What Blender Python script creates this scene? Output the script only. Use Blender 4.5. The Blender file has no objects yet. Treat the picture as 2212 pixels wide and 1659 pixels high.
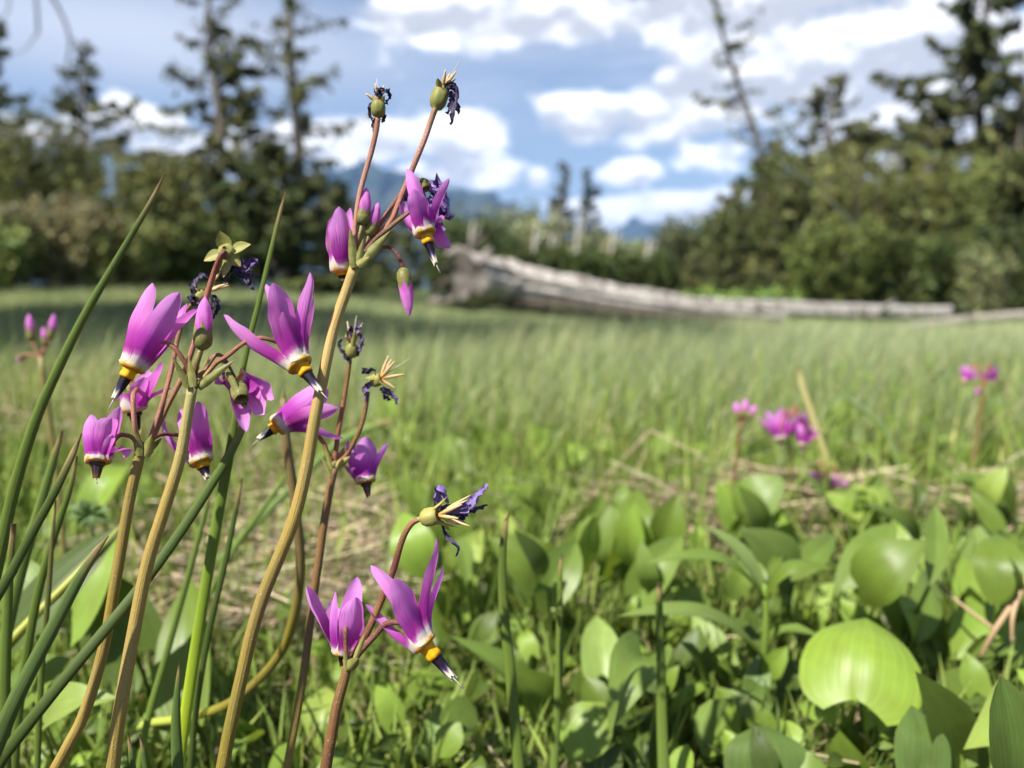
import bpy, math, random
import numpy as np
from mathutils import Vector, Matrix
random.seed(7); RNG = np.random.default_rng(11)
scene = bpy.context.scene
C = scene.collection

# ------------------------------------------------------------------ camera
CAM_H = 0.18
PITCH = math.atan((829.5 - 625.0) / 1670.0)      # horizon sits above the middle of the frame
FPX = 1670.0                                      # focal length in units of a 2212 x 1659 frame
FOCUS = 0.154
cam_data = bpy.data.cameras.new("camera"); cam = bpy.data.objects.new("camera", cam_data); C.objects.link(cam)
cam.location = (0, 0, CAM_H); cam.rotation_euler = (math.pi / 2 - PITCH, 0, 0)
cam_data.sensor_width = 36.0; cam_data.lens = 36.0 * FPX / 2212.0
cam_data.clip_start = 0.005; cam_data.clip_end = 30000.0
cam_data.dof.use_dof = True; cam_data.dof.focus_distance = FOCUS
cam_data.dof.aperture_fstop = cam_data.lens / 2.15      # a phone lens: about 2.15 mm of open aperture
scene.camera = cam

# ------------------------------------------------------------------ sun
SUN_DIR = Vector((-0.46, -0.42, 0.78)).normalized()     # towards the sun: high, left, a little behind the camera
sun_data = bpy.data.lights.new("sun", 'SUN'); sun = bpy.data.objects.new("sun", sun_data); C.objects.link(sun)
sun_data.energy = 5.0; sun_data.angle = math.radians(0.53); sun_data.color = (1.0, 0.955, 0.88)
sun.rotation_euler = (-SUN_DIR).to_track_quat('-Z', 'Y').to_euler()

# ------------------------------------------------------------------ frame helpers
FW = Vector((0, math.cos(PITCH), -math.sin(PITCH))); UP = Vector((0, math.sin(PITCH), math.cos(PITCH))); RT = Vector((1, 0, 0))
CAMP = Vector((0, 0, CAM_H))
def W(x, y, d):
    """a point at distance d (m) along the view axis, seen at (x, y) of a 2212 x 1659 frame"""
    return CAMP + FW * d + RT * ((x - 1106.0) / FPX * d) + UP * ((829.5 - y) / FPX * d)
def raydir(x, y):
    return (FW + RT * ((x - 1106.0) / FPX) + UP * ((829.5 - y) / FPX))
def azel(x, y):
    r = raydir(x, y).normalized()
    return math.atan2(r.x, r.y), math.asin(r.z)

# ------------------------------------------------------------------ node helpers
class NT:
    def __init__(self, tree):
        self.t = tree; self.n = tree.nodes; self.l = tree.links
    def node(self, typ, **kw):
        n = self.n.new(typ)
        for k, v in kw.items(): setattr(n, k, v)
        return n
    def put(self, sock, v):
        if v is None: return
        if isinstance(v, bpy.types.NodeSocket): self.l.new(v, sock)
        else: sock.default_value = v
    def math(self, op, a, b=None, c=None, clamp=False):
        n = self.node('ShaderNodeMath', operation=op); n.use_clamp = clamp
        self.put(n.inputs[0], a); self.put(n.inputs[1], b); self.put(n.inputs[2], c)
        return n.outputs[0]
    def mix(self, f, a, b, blend='MIX'):
        n = self.node('ShaderNodeMix', data_type='RGBA', blend_type=blend)
        self.put(n.inputs['Factor'], f)
        ia = [i for i in n.inputs if i.name == 'A' and i.type == 'RGBA'][0]; ib = [i for i in n.inputs if i.name == 'B' and i.type == 'RGBA'][0]
        self.put(ia, col4(a)); self.put(ib, col4(b))
        return [o for o in n.outputs if o.type == 'RGBA'][0]
    def step(self, x, lo, hi):
        n = self.node('ShaderNodeMapRange', interpolation_type='SMOOTHSTEP')
        self.put(n.inputs[0], x); n.inputs[1].default_value = lo; n.inputs[2].default_value = hi
        return n.outputs[0]
    def noise(self, vec, scale, detail=3, rough=0.55, dist=0.0):
        n = self.node('ShaderNodeTexNoise'); self.put(n.inputs['Vector'], vec)
        n.inputs['Scale'].default_value = scale; n.inputs['Detail'].default_value = detail
        n.inputs['Roughness'].default_value = rough; n.inputs['Distortion'].default_value = dist
        return n.outputs['Fac']
    def comb(self, x, y, z):
        n = self.node('ShaderNodeCombineXYZ'); self.put(n.inputs[0], x); self.put(n.inputs[1], y); self.put(n.inputs[2], z)
        return n.outputs[0]
    def sep(self, v):
        n = self.node('ShaderNodeSeparateXYZ'); self.put(n.inputs[0], v); return n.outputs
    def ramp(self, f, stops):
        n = self.node('ShaderNodeValToRGB'); self.put(n.inputs[0], f); e = n.color_ramp.elements
        while len(e) > 1: e.remove(e[-1])
        e[0].position = stops[0][0]; e[0].color = col4(stops[0][1])
        for p, c in stops[1:]:
            k = e.new(p); k.color = col4(c)
        return n.outputs[0]
    def attr(self, name):
        n = self.node('ShaderNodeAttribute', attribute_name=name); return n
def col4(c):
    if isinstance(c, (tuple, list)) and len(c) == 3: return (c[0], c[1], c[2], 1.0)
    return c
def srgb(r, g, b):
    f = lambda v: (v / 255 / 12.92) if v / 255 <= 0.04045 else ((v / 255 + 0.055) / 1.055) ** 2.4
    return (f(r), f(g), f(b))

# ------------------------------------------------------------------ world: daylight sky with broken cumulus and thin veils
world = bpy.data.worlds.new("World"); scene.world = world; world.use_nodes = True
wt = NT(world.node_tree); wt.n.clear()
sky = wt.node('ShaderNodeTexSky', sky_type='NISHITA'); sky.sun_disc = False
sky.sun_elevation = math.asin(SUN_DIR.z); sky.sun_rotation = math.atan2(SUN_DIR.x, SUN_DIR.y)
sky.altitude = 10; sky.air_density = 1.0; sky.dust_density = 0.6; sky.ozone_density = 2.0
geo = wt.node('ShaderNodeTexCoord'); dx, dy, dz = wt.sep(geo.outputs['Generated'])
az = wt.math('ARCTAN2', dx, dy); el = wt.math('ARCSINE', dz)
cv = wt.comb(wt.math('MULTIPLY', dx, 1.0), wt.math('MULTIPLY', dy, 1.0), wt.math('MULTIPLY', dz, 1.7))
n1 = wt.noise(cv, 11.0, 8, 0.55, 0.15); n2 = wt.noise(cv, 2.6, 4, 0.5); n3 = wt.noise(wt.comb(dx, dy, wt.math('MULTIPLY', dz, 5.0)), 2.2, 5, 0.5)
# cloud banks: (x, y, half width, half height, weight, greyness)
BANKS = [(275, 262, 85, 50, 1.0, 0.1), (470, 330, 150, 40, .9, .15), (760, 300, 210, 48, 1.0, 0.2), (1010, 300, 110, 62, 1.0, 0.35), (1000, 372, 150, 34, 1.0, .05),
         (1330, 255, 150, 62, 1.0, 0.6), (1500, 215, 180, 82, 1.05, 0.35), (1350, 375, 70, 34, 1.0, .05), (1165, 382, 42, 28, .8, .1), (1400, 452, 230, 36, 1.1, 0.1),
         (1560, 330, 110, 40, .8, .3), (1760, 110, 320, 95, 1.1, 0.5), (2010, 150, 260, 120, 1.0, .35), (1900, 300, 260, 70, .8, .3), (1050, 45, 300, 48, .85, 0.95), (1620, 15, 380, 44, .9, 0.9),
         (640, 395, 160, 35, .7, .2), (100, 300, 140, 60, .8, .2)]
F = None; Gy = None
for bx_, by_, sw, sh, wgt, gr in BANKS:
    a0, e0 = azel(bx_, by_); sa = sw / FPX; se = sh / FPX
    qa = wt.math('DIVIDE', wt.math('SUBTRACT', az, a0), sa); qe = wt.math('DIVIDE', wt.math('SUBTRACT', el, e0), se)
    g = wt.math('MULTIPLY', wt.math('EXPONENT', wt.math('MULTIPLY', wt.math('ADD', wt.math('MULTIPLY', qa, qa), wt.math('MULTIPLY', qe, qe)), -0.85)), wgt)
    low = wt.math('MULTIPLY', g, wt.math('ADD', wt.step(qe, 0.75, -0.9), gr - 0.35, clamp=True))
    F = g if F is None else wt.math('MAXIMUM', F, g)
    Gy = low if Gy is None else wt.math('MAXIMUM', Gy, low)
cover = wt.math('ADD', wt.math('MULTIPLY', F, 0.80), wt.math('MULTIPLY', wt.math('SUBTRACT', n1, 0.5), 1.35))
cover = wt.math('ADD', cover, wt.math('MULTIPLY', wt.math('SUBTRACT', n2, 0.5), 0.55))
cum = wt.step(cover, 0.27, 0.50)
veil = wt.math('MULTIPLY', wt.step(n3, 0.42, 0.66), wt.step(el, 0.14, 0.30))
for bx_, by_, sw, sh, wgt in [(260, 60, 620, 95, .95), (1000, 110, 420, 34, .55), (1450, 60, 400, 60, .6)]:
    a0, e0 = azel(bx_, by_); qa = wt.math('DIVIDE', wt.math('SUBTRACT', az, a0), sw / FPX); qe = wt.math('DIVIDE', wt.math('SUBTRACT', el, e0), sh / FPX)
    g = wt.math('MULTIPLY', wt.math('EXPONENT', wt.math('MULTIPLY', wt.math('ADD', wt.math('MULTIPLY', qa, qa), wt.math('MULTIPLY', qe, qe)), -0.85)), wgt)
    veil = wt.math('MAXIMUM', veil, wt.math('MULTIPLY', g, wt.math('ADD', 0.55, wt.math('MULTIPLY', n3, 0.9))), clamp=True)
hz = wt.math('MULTIPLY', wt.step(el, 0.30, -0.02), 0.6)
KS = 1.0
white = (14.0 * KS, 14.0 * KS, 14.0 * KS); grey = (6.2 * KS, 6.4 * KS, 7.0 * KS); pale = (8.6 * KS, 8.8 * KS, 9.5 * KS)
skyc = wt.mix(1.0, sky.outputs[0], (1.06, 1.07, 1.12), 'MULTIPLY')
c1 = wt.mix(wt.math('MULTIPLY', veil, 0.72), skyc, pale)
c1 = wt.mix(hz, c1, (4.4 * KS, 5.2 * KS, 6.4 * KS))
cvu = wt.comb(dx, dy, wt.math('ADD', wt.math('MULTIPLY', dz, 1.7), 0.030)); n1u = wt.noise(cvu, 11.0, 8, 0.55, 0.15); relief = wt.math('MULTIPLY', wt.math('SUBTRACT', n1u, n1), 3.2)
n4 = wt.math('ADD', wt.noise(cv, 19.0, 5, 0.55), relief)
shade = wt.math('ADD', wt.math('MULTIPLY', Gy, 1.15), wt.math('ADD', wt.math('MULTIPLY', wt.math('SUBTRACT', n2, 0.5), 0.9), wt.math('MULTIPLY', wt.math('SUBTRACT', n4, 0.42), 1.5)), clamp=True)
c2 = wt.mix(cum, c1, wt.mix(shade, white, grey))
bg = wt.node('ShaderNodeBackground'); wt.put(bg.inputs[0], c2); bg.inputs[1].default_value = 0.057
wo = wt.node('ShaderNodeOutputWorld'); wt.l.new(bg.outputs[0], wo.inputs[0])
world.cycles.sampling_method = 'MANUAL'; world.cycles.sample_map_resolution = 512

# ------------------------------------------------------------------ render settings
scene.render.engine = 'CYCLES'
scene.view_settings.view_transform = 'Standard'; scene.view_settings.look = 'None'
scene.view_settings.exposure = 1.06; scene.view_settings.gamma = 1.0; scene.view_settings.use_curve_mapping = False
scene.cycles.max_bounces = 7; scene.cycles.diffuse_bounces = 3; scene.cycles.glossy_bounces = 2; scene.cycles.transmission_bounces = 4
scene.cycles.transparent_max_bounces = 6; scene.cycles.volume_bounces = 0; scene.cycles.use_denoising = True
scene.cycles.caustics_reflective = False; scene.cycles.caustics_refractive = False

# ------------------------------------------------------------------ object helpers
def tag(o, label=None, cat=None, group=None, kind=None):
    if label: o["label"] = label
    if cat: o["category"] = cat
    if group: o["group"] = group
    if kind: o["kind"] = kind
    return o
def empty(name, loc, label=None, cat=None, group=None, parent=None):
    o = bpy.data.objects.new(name, None); C.objects.link(o); o.location = loc; o.empty_display_size = 0.01
    if parent is not None: adopt(o, parent)
    return tag(o, label, cat, group)
def world_loc(o):
    p = Vector(o.location); q = o.parent
    while q is not None: p += Vector(q.location); q = q.parent
    return p
def adopt(o, parent):
    """parent without moving: every parent here is only translated, never turned or scaled"""
    o.parent = parent
    o.location = Vector(o.location) - world_loc(parent)

class MB:
    """collects sheets and tubes into ONE mesh; tv = (u, v, random) per vertex, col = colour per vertex"""
    def __init__(self): self.V = []; self.T = []; self.K = []; self.Q = []; self.n = 0
    def add(self, V, faces, tv=None, col=None):
        V = np.asarray(V, float).reshape(-1, 3); m = len(V)
        self.V.append(V); self.T.append(np.zeros((m, 3)) if tv is None else np.asarray(tv, float).reshape(-1, 3))
        k = np.ones((m, 4))
        if col is not None: k[:, :3] = np.asarray(col, float).reshape(-1, 3) if np.ndim(col) > 1 else np.asarray(col, float)[None, :3]
        self.K.append(k)
        for f in faces:
            f = np.asarray(f, int)
            self.Q.append(f + self.n)
        self.n += m
    def grid(self, P, tv=None, col=None, wrap=False):
        """P: (nv, nu, 3)"""
        P = np.asarray(P, float); nv, nu = P.shape[:2]
        i = np.arange(nv - 1)[:, None]; j = np.arange(nu if wrap else nu - 1)[None, :]; j2 = (j + 1) % nu
        f = np.stack([i * nu + j, i * nu + j2, (i + 1) * nu + j2, (i + 1) * nu + j], -1).reshape(-1, 4)
        self.add(P, [f], tv, col)
    def tube(self, pts, rad, n=8, v0=0.0, v1=1.0, rnd=0.0, col=None, cap=True, flat=1.0, smooth=0):
        pts = np.asarray([list(p) for p in pts], float); rad = np.asarray(rad, float)
        if smooth: pts, rad = resample(pts, rad, smooth)
        m = len(pts); T = np.gradient(pts, axis=0); T /= np.linalg.norm(T, axis=1)[:, None] + 1e-12
        a = np.array([0, 1.0, 0]) if abs(T[0, 1]) < 0.9 else np.array([1.0, 0, 0])
        N = np.cross(T[0], a); N /= np.linalg.norm(N); fr = []
        for k in range(m):
            N = N - T[k] * N.dot(T[k]); N /= np.linalg.norm(N) + 1e-12; fr.append((N.copy(), np.cross(T[k], N)))
        th = np.linspace(0, 2 * math.pi, n, endpoint=False); P = np.zeros((m, n, 3)); tv = np.zeros((m, n, 3))
        for k in range(m):
            P[k] = pts[k] + rad[k] * (np.cos(th)[:, None] * fr[k][0] + flat * np.sin(th)[:, None] * fr[k][1])
            tv[k, :, 0] = np.minimum(th, 2 * math.pi - th) / math.pi; tv[k, :, 1] = v0 + (v1 - v0) * k / (m - 1); tv[k, :, 2] = rnd
        base = self.n; self.grid(P, tv, col, wrap=True)
        if cap:
            self.Q.append(np.array([[base + j for j in range(n)][::-1]])); self.Q.append(np.array([[base + (m - 1) * n + j for j in range(n)]]))
    def build(self, name, mat, parent=None, loc=None, smooth=True):
        V = np.concatenate(self.V); T = np.concatenate(self.T); K = np.concatenate(self.K)
        loc = np.array(loc if loc is not None else V.mean(0)); V = V - loc
        me = bpy.data.meshes.new(name); fill_mesh(me, V, self.Q, T, K, smooth)
        me.materials.append(mat)
        o = bpy.data.objects.new(name, me); C.objects.link(o); o.location = loc
        if parent is not None: adopt(o, parent)
        return o
def fill_mesh(me, V, Q, T, K, smooth=True):
    by = {}
    for f in Q: by.setdefault(f.shape[1], []).append(f)
    idx = []; tot = []
    for k, fs in by.items():
        f = np.concatenate(fs); idx.append(f.reshape(-1)); tot.append(np.full(len(f), k))
    idx = np.concatenate(idx); tot = np.concatenate(tot); start = np.concatenate([[0], np.cumsum(tot)[:-1]])
    me.vertices.add(len(V)); me.vertices.foreach_set('co', V.astype(np.float32).reshape(-1))
    me.loops.add(len(idx)); me.loops.foreach_set('vertex_index', idx.astype(np.int32))
    me.polygons.add(len(tot)); me.polygons.foreach_set('loop_start', start.astype(np.int32)); me.polygons.foreach_set('loop_total', tot.astype(np.int32))
    me.polygons.foreach_set('use_smooth', np.full(len(tot), smooth))
    a = me.attributes.new('tv', 'FLOAT_VECTOR', 'POINT'); a.data.foreach_set('vector', T.astype(np.float32).reshape(-1))
    b = me.attributes.new('col', 'FLOAT_COLOR', 'POINT'); b.data.foreach_set('color', K.astype(np.float32).reshape(-1))
    me.update(calc_edges=True); me.validate()
def resample(P, R, n):
    P = np.asarray(P, float); R = np.asarray(R, float); m = len(P)
    if m < 3:
        t = np.linspace(0, m - 1, n); return np.stack([np.interp(t, range(m), P[:, k]) for k in range(3)], 1), np.interp(t, range(m), R)
    E = np.concatenate([[2 * P[0] - P[1]], P, [2 * P[-1] - P[-2]]]); out = []; ro = []
    L = np.concatenate([[0], np.cumsum(np.linalg.norm(np.diff(P, axis=0), axis=1))]); L /= L[-1]
    for s in np.linspace(0, 1, n):
        i = min(int(np.searchsorted(L, s, 'right')) - 1, m - 2); t = (s - L[i]) / (L[i + 1] - L[i] + 1e-12)
        a, b, c, d = E[i], E[i + 1], E[i + 2], E[i + 3]
        out.append(0.5 * (2 * b + (c - a) * t + (2 * a - 5 * b + 4 * c - d) * t * t + (3 * b - a - 3 * c + d) * t ** 3)); ro.append(R[i] + (R[i + 1] - R[i]) * t)
    return np.array(out), np.array(ro)
def np3(v): return np.array([v[0], v[1], v[2]], float)
def unit(v):
    v = np.asarray(v, float); return v / (np.linalg.norm(v) + 1e-12)
def wob(x, y, s=0.0):
    """cheap smooth pseudo-noise in about [-1, 1] for arrays"""
    return (np.sin(1.7 * x + 2.3 * y + s) + np.sin(-2.9 * x + 1.3 * y + 1.7 * s + 1) + np.sin(4.1 * x + 3.7 * y - s + 2.2) * 0.6 + np.sin(-3.3 * x + 6.1 * y + 2 * s) * 0.5) / 3.1

# ------------------------------------------------------------------ materials
def material(name):
    m = bpy.data.materials.new(name); m.use_nodes = True; t = NT(m.node_tree); t.n.clear()
    return m, t
def finish(t, color, rough=0.5, transl=0.0, tcolor=None, spec=0.4, bump=None, bump_d=0.001, bump_s=0.4, sheen=0.0, coat=0.0):
    p = t.node('ShaderNodeBsdfPrincipled'); t.put(p.inputs['Base Color'], col4(color)); t.put(p.inputs['Roughness'], rough)
    p.inputs['Specular IOR Level'].default_value = spec
    if sheen: p.inputs['Sheen Weight'].default_value = sheen
    if coat: p.inputs['Coat Weight'].default_value = coat
    nrm = None
    if bump is not None:
        b = t.node('ShaderNodeBump'); b.inputs['Strength'].default_value = bump_s; b.inputs['Distance'].default_value = bump_d
        t.put(b.inputs['Height'], bump); t.l.new(b.outputs[0], p.inputs['Normal'])
    out = t.node('ShaderNodeOutputMaterial'); sh = p.outputs[0]
    if transl > 0:
        tr = t.node('ShaderNodeBsdfTranslucent'); t.put(tr.inputs[0], col4(tcolor if tcolor is not None else color))
        mx = t.node('ShaderNodeMixShader'); mx.inputs[0].default_value = transl
        t.l.new(sh, mx.inputs[1]); t.l.new(tr.outputs[0], mx.inputs[2]); sh = mx.outputs[0]
    t.l.new(sh, out.inputs['Surface'])
def hsv(t, c, h=None, s=None, v=None):
    n = t.node('ShaderNodeHueSaturation'); t.put(n.inputs['Hue'], 0.5 if h is None else h); t.put(n.inputs['Saturation'], 1.0 if s is None else s); t.put(n.inputs['Value'], 1.0 if v is None else v)
    t.put(n.inputs['Color'], col4(c)); return n.outputs[0]
MAT = {}
def make_materials():
    # petal: yellow rim, white band, deep magenta throat, magenta blade paling to lilac
    m, t = material('petal'); a = t.attr('tv'); u, v, r = t.sep(a.outputs['Vector'])
    pos = t.node('ShaderNodeTexCoord').outputs['Object']
    au = t.math('ABSOLUTE', u)
    fine = t.noise(t.comb(t.math('MULTIPLY', u, 9.0), t.math('MULTIPLY', v, 1.6), t.math('MULTIPLY', r, 30)), 1.6, 3, 0.6)
    vv = t.math('ADD', v, t.math('ADD', t.math('MULTIPLY', t.math('MULTIPLY', au, au), 0.045), t.math('MULTIPLY', t.math('SUBTRACT', fine, 0.5), 0.11)))
    c = t.ramp(vv, [(0.0, (0.80, 0.38, 0.008)), (0.03, (0.90, 0.52, 0.012)), (0.068, (0.90, 0.62, 0.05)), (0.085, (0.88, 0.84, 0.58)), (0.160, (0.88, 0.84, 0.78)), (0.19, (0.66, 0.18, 0.54)),
                    (0.25, (0.44, 0.020, 0.37)), (0.42, (0.55, 0.070, 0.49)), (0.60, (0.80, 0.25, 0.72)), (0.85, (0.80, 0.34, 0.77)), (1.0, (0.72, 0.29, 0.74))])
    c = hsv(t, c, t.math('ADD', 0.5, t.math('MULTIPLY', t.math('SUBTRACT', r, 0.5), 0.035)), 1.0, t.math('ADD', 0.76, t.math('MULTIPLY', fine, 0.48)))
    tc = t.mix(0.45, c, (0.75, 0.08, 0.68))
    finish(t, c, 0.58, 0.46, tc, spec=0.28, bump=fine, bump_d=0.0004, bump_s=0.6, sheen=0.12); MAT['petal'] = m
    # shrivelled petal
    m, t = material('withered_petal'); a = t.attr('tv'); u, v, r = t.sep(a.outputs['Vector']); pos = t.node('ShaderNodeTexCoord').outputs['Object']
    n = t.noise(pos, 900, 3); c = t.mix(t.step(n, 0.35, 0.68), (0.008, 0.006, 0.018), (0.085, 0.068, 0.16)); c = t.mix(t.math('MULTIPLY', r, 0.9), c, (0.30, 0.20, 0.52)); c = t.mix(t.math('MULTIPLY', t.step(t.noise(pos, 420, 3), 0.52, 0.7), 0.6), c, (0.15, 0.085, 0.06))
    finish(t, c, 0.6, 0.12, spec=0.3, bump=n, bump_d=0.0003, bump_s=0.8); MAT['withered'] = m
    # filament tube
    m, t = material('filament'); a = t.attr('tv'); u, v, r = t.sep(a.outputs['Vector']); pos = t.node('ShaderNodeTexCoord').outputs['Object']
    c = t.ramp(v, [(0, (0.62, 0.24, 0.008)), (0.16, (0.88, 0.46, 0.010)), (0.75, (0.90, 0.50, 0.015)), (0.94, (0.5, 0.17, 0.01)), (1.0, (0.12, 0.02, 0.01))])
    finish(t, hsv(t, c, None, None, t.math('ADD', 0.8, t.math('MULTIPLY', t.noise(pos, 1500, 2), 0.4))), 0.5, 0.3, spec=0.3); MAT['filament'] = m
    # anthers: near-black purple to cream tips
    m, t = material('anther'); a = t.attr('tv'); u, v, r = t.sep(a.outputs['Vector'])
    c = t.ramp(t.math('ADD', v, t.math('MULTIPLY', t.math('SUBTRACT', u, 0.5), -0.22)), [(0, (0.006, 0.003, 0.006)), (0.45, (0.010, 0.006, 0.018)), (0.62, (0.05, 0.035, 0.09)), (0.74, (0.42, 0.34, 0.33)), (0.86, (0.80, 0.70, 0.46)), (1, (0.80, 0.72, 0.5))])
    finish(t, c, 0.5, 0.0, spec=0.25); MAT['anther'] = m
    m, t = material('dark_anther'); a = t.attr('tv'); u, v, r = t.sep(a.outputs['Vector'])
    finish(t, t.ramp(v, [(0, (0.012, 0.004, 0.010)), (0.6, (0.03, 0.010, 0.012)), (1, (0.16, 0.05, 0.02))]), 0.45, 0.0); MAT['dark_anther'] = m
    m, t = material('dried_anther'); a = t.attr('tv'); u, v, r = t.sep(a.outputs['Vector'])
    finish(t, t.ramp(v, [(0, (0.50, 0.24, 0.05)), (0.3, (0.55, 0.36, 0.16)), (1, (0.62, 0.47, 0.27))]), 0.6, 0.1, spec=0.2); MAT['dried'] = m
    m, t = material('style'); finish(t, (0.55, 0.45, 0.42), 0.4, 0.2); MAT['style'] = m
    # calyx, bracts
    m, t = material('calyx'); a = t.attr('tv'); u, v, r = t.sep(a.outputs['Vector']); pos = t.node('ShaderNodeTexCoord').outputs['Object']
    n = t.noise(pos, 700, 3); n2 = t.noise(pos, 2600, 2)
    c = t.mix(t.step(n, 0.35, 0.7), (0.145, 0.165, 0.038), (0.25, 0.235, 0.075)); c = t.mix(t.math('MULTIPLY', t.step(v, 0.55, 1.0), 0.55), c, (0.32, 0.17, 0.08))
    c = t.mix(t.math('MULTIPLY', r, 0.75), c, (0.50, 0.46, 0.13)); c = t.mix(t.math('MULTIPLY', t.step(n2, 0.6, 0.75), 0.25), c, (0.2, 0.05, 0.03))
    finish(t, c, 0.5, 0.16, spec=0.3, bump=n2, bump_d=0.0001, bump_s=0.5); MAT['calyx'] = m
    # stem: col = own base colour, speckled
    m, t = material('stem'); a = t.attr('tv'); u, v, r = t.sep(a.outputs['Vector']); k = t.attr('col'); pos = t.node('ShaderNodeTexCoord').outputs['Object']
    st = t.noise(t.comb(t.math('MULTIPLY', u, 5), t.math('MULTIPLY', v, 3), r), 2.0, 4, 0.6); sp = t.noise(pos, 3200, 1); big = t.noise(pos, 60, 2)
    c = hsv(t, k.outputs['Color'], None, t.math('ADD', 0.85, t.math('MULTIPLY', big, 0.3)), t.math('ADD', 0.68, t.math('MULTIPLY', st, 0.64)))
    c = t.mix(t.math('MULTIPLY', t.step(sp, 0.66, 0.74), 0.5), c, (0.62, 0.52, 0.36))
    finish(t, c, 0.45, 0.0, spec=0.45, bump=t.math('ADD', st, t.math('MULTIPLY', sp, 0.4)), bump_d=0.0005, bump_s=0.65); MAT['stem'] = m
    # foliage with own colour in col, lengthwise veins from tv
    def leafy(name, rough, tr, veins, vs, spec, tint=(0.55, 0.62, 0.03), rv=0.5):
        m, t = material(name); a = t.attr('tv'); u, v, r = t.sep(a.outputs['Vector']); k = t.attr('col')
        ve = t.noise(t.comb(t.math('MULTIPLY', u, veins), t.math('MULTIPLY', v, 0.9), t.math('MULTIPLY', r, 17)), 1.4, 3, 0.6)
        bl = t.noise(t.comb(t.math('MULTIPLY', u, 1.3), t.math('MULTIPLY', v, 2.4), t.math('MULTIPLY', r, 53)), 1.6, 3, 0.6)
        c = hsv(t, k.outputs['Color'], t.math('ADD', 0.5, t.math('MULTIPLY', t.math('SUBTRACT', bl, 0.5), 0.04)), None, t.math('ADD', 0.60, t.math('ADD', t.math('MULTIPLY', ve, vs), t.math('MULTIPLY', bl, 0.8 - vs))))
        if name == 'glossy_leaf':
            ln_ = t.math('POWER', t.math('ABSOLUTE', t.math('COSINE', t.math('MULTIPLY', u, 17.0))), 14.0); c = t.mix(t.math('MULTIPLY', ln_, 0.13), c, t.mix(1.0, c, (1.9, 1.7, 1.6), 'MULTIPLY'))
            sp = t.noise(t.comb(t.math('MULTIPLY', u, 3.0), t.math('MULTIPLY', v, 5.0), t.math('MULTIPLY', r, 91)), 2.2, 4, 0.7)
            edge = t.math('ADD', t.math('MULTIPLY', t.math('POWER', t.math('ABSOLUTE', u), 6.0), 0.16), t.math('MULTIPLY', t.math('POWER', v, 8.0), 0.14))
            c = t.mix(t.step(t.math('ADD', sp, edge), 0.74, 0.84), c, (0.20, 0.13, 0.045)); ve = t.math('SUBTRACT', ve, t.math('MULTIPLY', ln_, 0.25))
        tc = t.mix(0.5, c, t.mix(1.0, c, (2.2, 1.9, 0.55), 'MULTIPLY'))
        finish(t, c, t.math('ADD', rough, t.math('MULTIPLY', bl, 0.15)), tr, tc, spec=spec, bump=ve, bump_d=(0.00022 if name == 'glossy_leaf' else 0.0006), bump_s=0.35); return m
    MAT['blade'] = leafy('rush_blade', 0.46, 0.14, 7.0, 0.5, 0.32)
    MAT['leaf'] = leafy('glossy_leaf', 0.33, 0.28, 9.0, 0.24, 0.28)
    MAT['grass'] = leafy('grass', 0.50, 0.25, 3.0, 0.3, 0.22)
    MAT['straw'] = leafy('dead_straw', 0.7, 0.10, 5.0, 0.5, 0.2)
    # foliage of shrubs and conifers far off
    def foliage(name, rough, tr):
        m, t = material(name); k = t.attr('col'); finish(t, k.outputs['Color'], rough, tr, spec=0.2); return m
    MAT['needle'] = foliage('needles', 0.6, 0.10); MAT['shrub'] = foliage('shrub_leaves', 0.55, 0.22)
    m, t = material('bark'); k = t.attr('col'); pos = t.node('ShaderNodeTexCoord').outputs['Object']
    n = t.noise(t.comb(t.math('MULTIPLY', t.sep(pos)[0], 4), t.math('MULTIPLY', t.sep(pos)[1], 4), t.sep(pos)[2]), 6, 5, 0.65)
    finish(t, hsv(t, k.outputs['Color'], None, None, t.math('ADD', 0.5, n)), 0.85, 0, spec=0.15, bump=n, bump_d=0.02, bump_s=0.6); MAT['bark'] = m
    # silvered driftwood
    m, t = material('driftwood'); a = t.attr('tv'); u, v, r = t.sep(a.outputs['Vector']); k = t.attr('col')
    gr = t.noise(t.comb(t.math('MULTIPLY', u, 14), t.math('MULTIPLY', v, 7), r), 2.0, 6, 0.65, 0.3); bl = t.noise(t.comb(t.math('MULTIPLY', u, 2.2), t.math('MULTIPLY', v, 9), r), 1.3, 4)
    c = t.mix(t.step(gr, 0.35, 0.65), (0.20, 0.180, 0.16), (0.52, 0.495, 0.455)); c = t.mix(t.step(bl, 0.50, 0.72), c, (0.11, 0.085, 0.068)); c = t.mix(1.0, c, k.outputs['Color'], 'MULTIPLY')
    finish(t, c, 0.85, 0, spec=0.15, bump=gr, bump_d=0.03, bump_s=0.8); MAT['wood'] = m
    # ground
    m, t = material('soil'); pos = t.node('ShaderNodeTexCoord').outputs['Object']; g = t.node('ShaderNodeNewGeometry')
    n = t.noise(pos, 60, 5, 0.65); n2 = t.noise(pos, 7, 3); x, y, z = t.sep(pos)
    c = t.mix(t.step(n, 0.35, 0.68), (0.014, 0.011, 0.007), (0.055, 0.040, 0.022)); gcol = t.mix(n2, (0.060, 0.090, 0.025), (0.11, 0.125, 0.045))
    c = t.mix(t.step(y, 0.9, 3.0), c, gcol)
    finish(t, c, 0.9, 0, spec=0.15, bump=n, bump_d=0.004, bump_s=0.8); MAT['soil'] = m
    m, t = material('mountain'); pos = t.node('ShaderNodeTexCoord').outputs['Object']; n = t.noise(pos, 0.006, 6, 0.62); n2 = t.noise(pos, 0.03, 3)
    c = t.mix(t.step(n, 0.4, 0.62), (0.014, 0.026, 0.020), (0.045, 0.055, 0.040)); finish(t, c, 0.95, 0, spec=0.05); MAT['mountain'] = m
make_materials()
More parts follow.
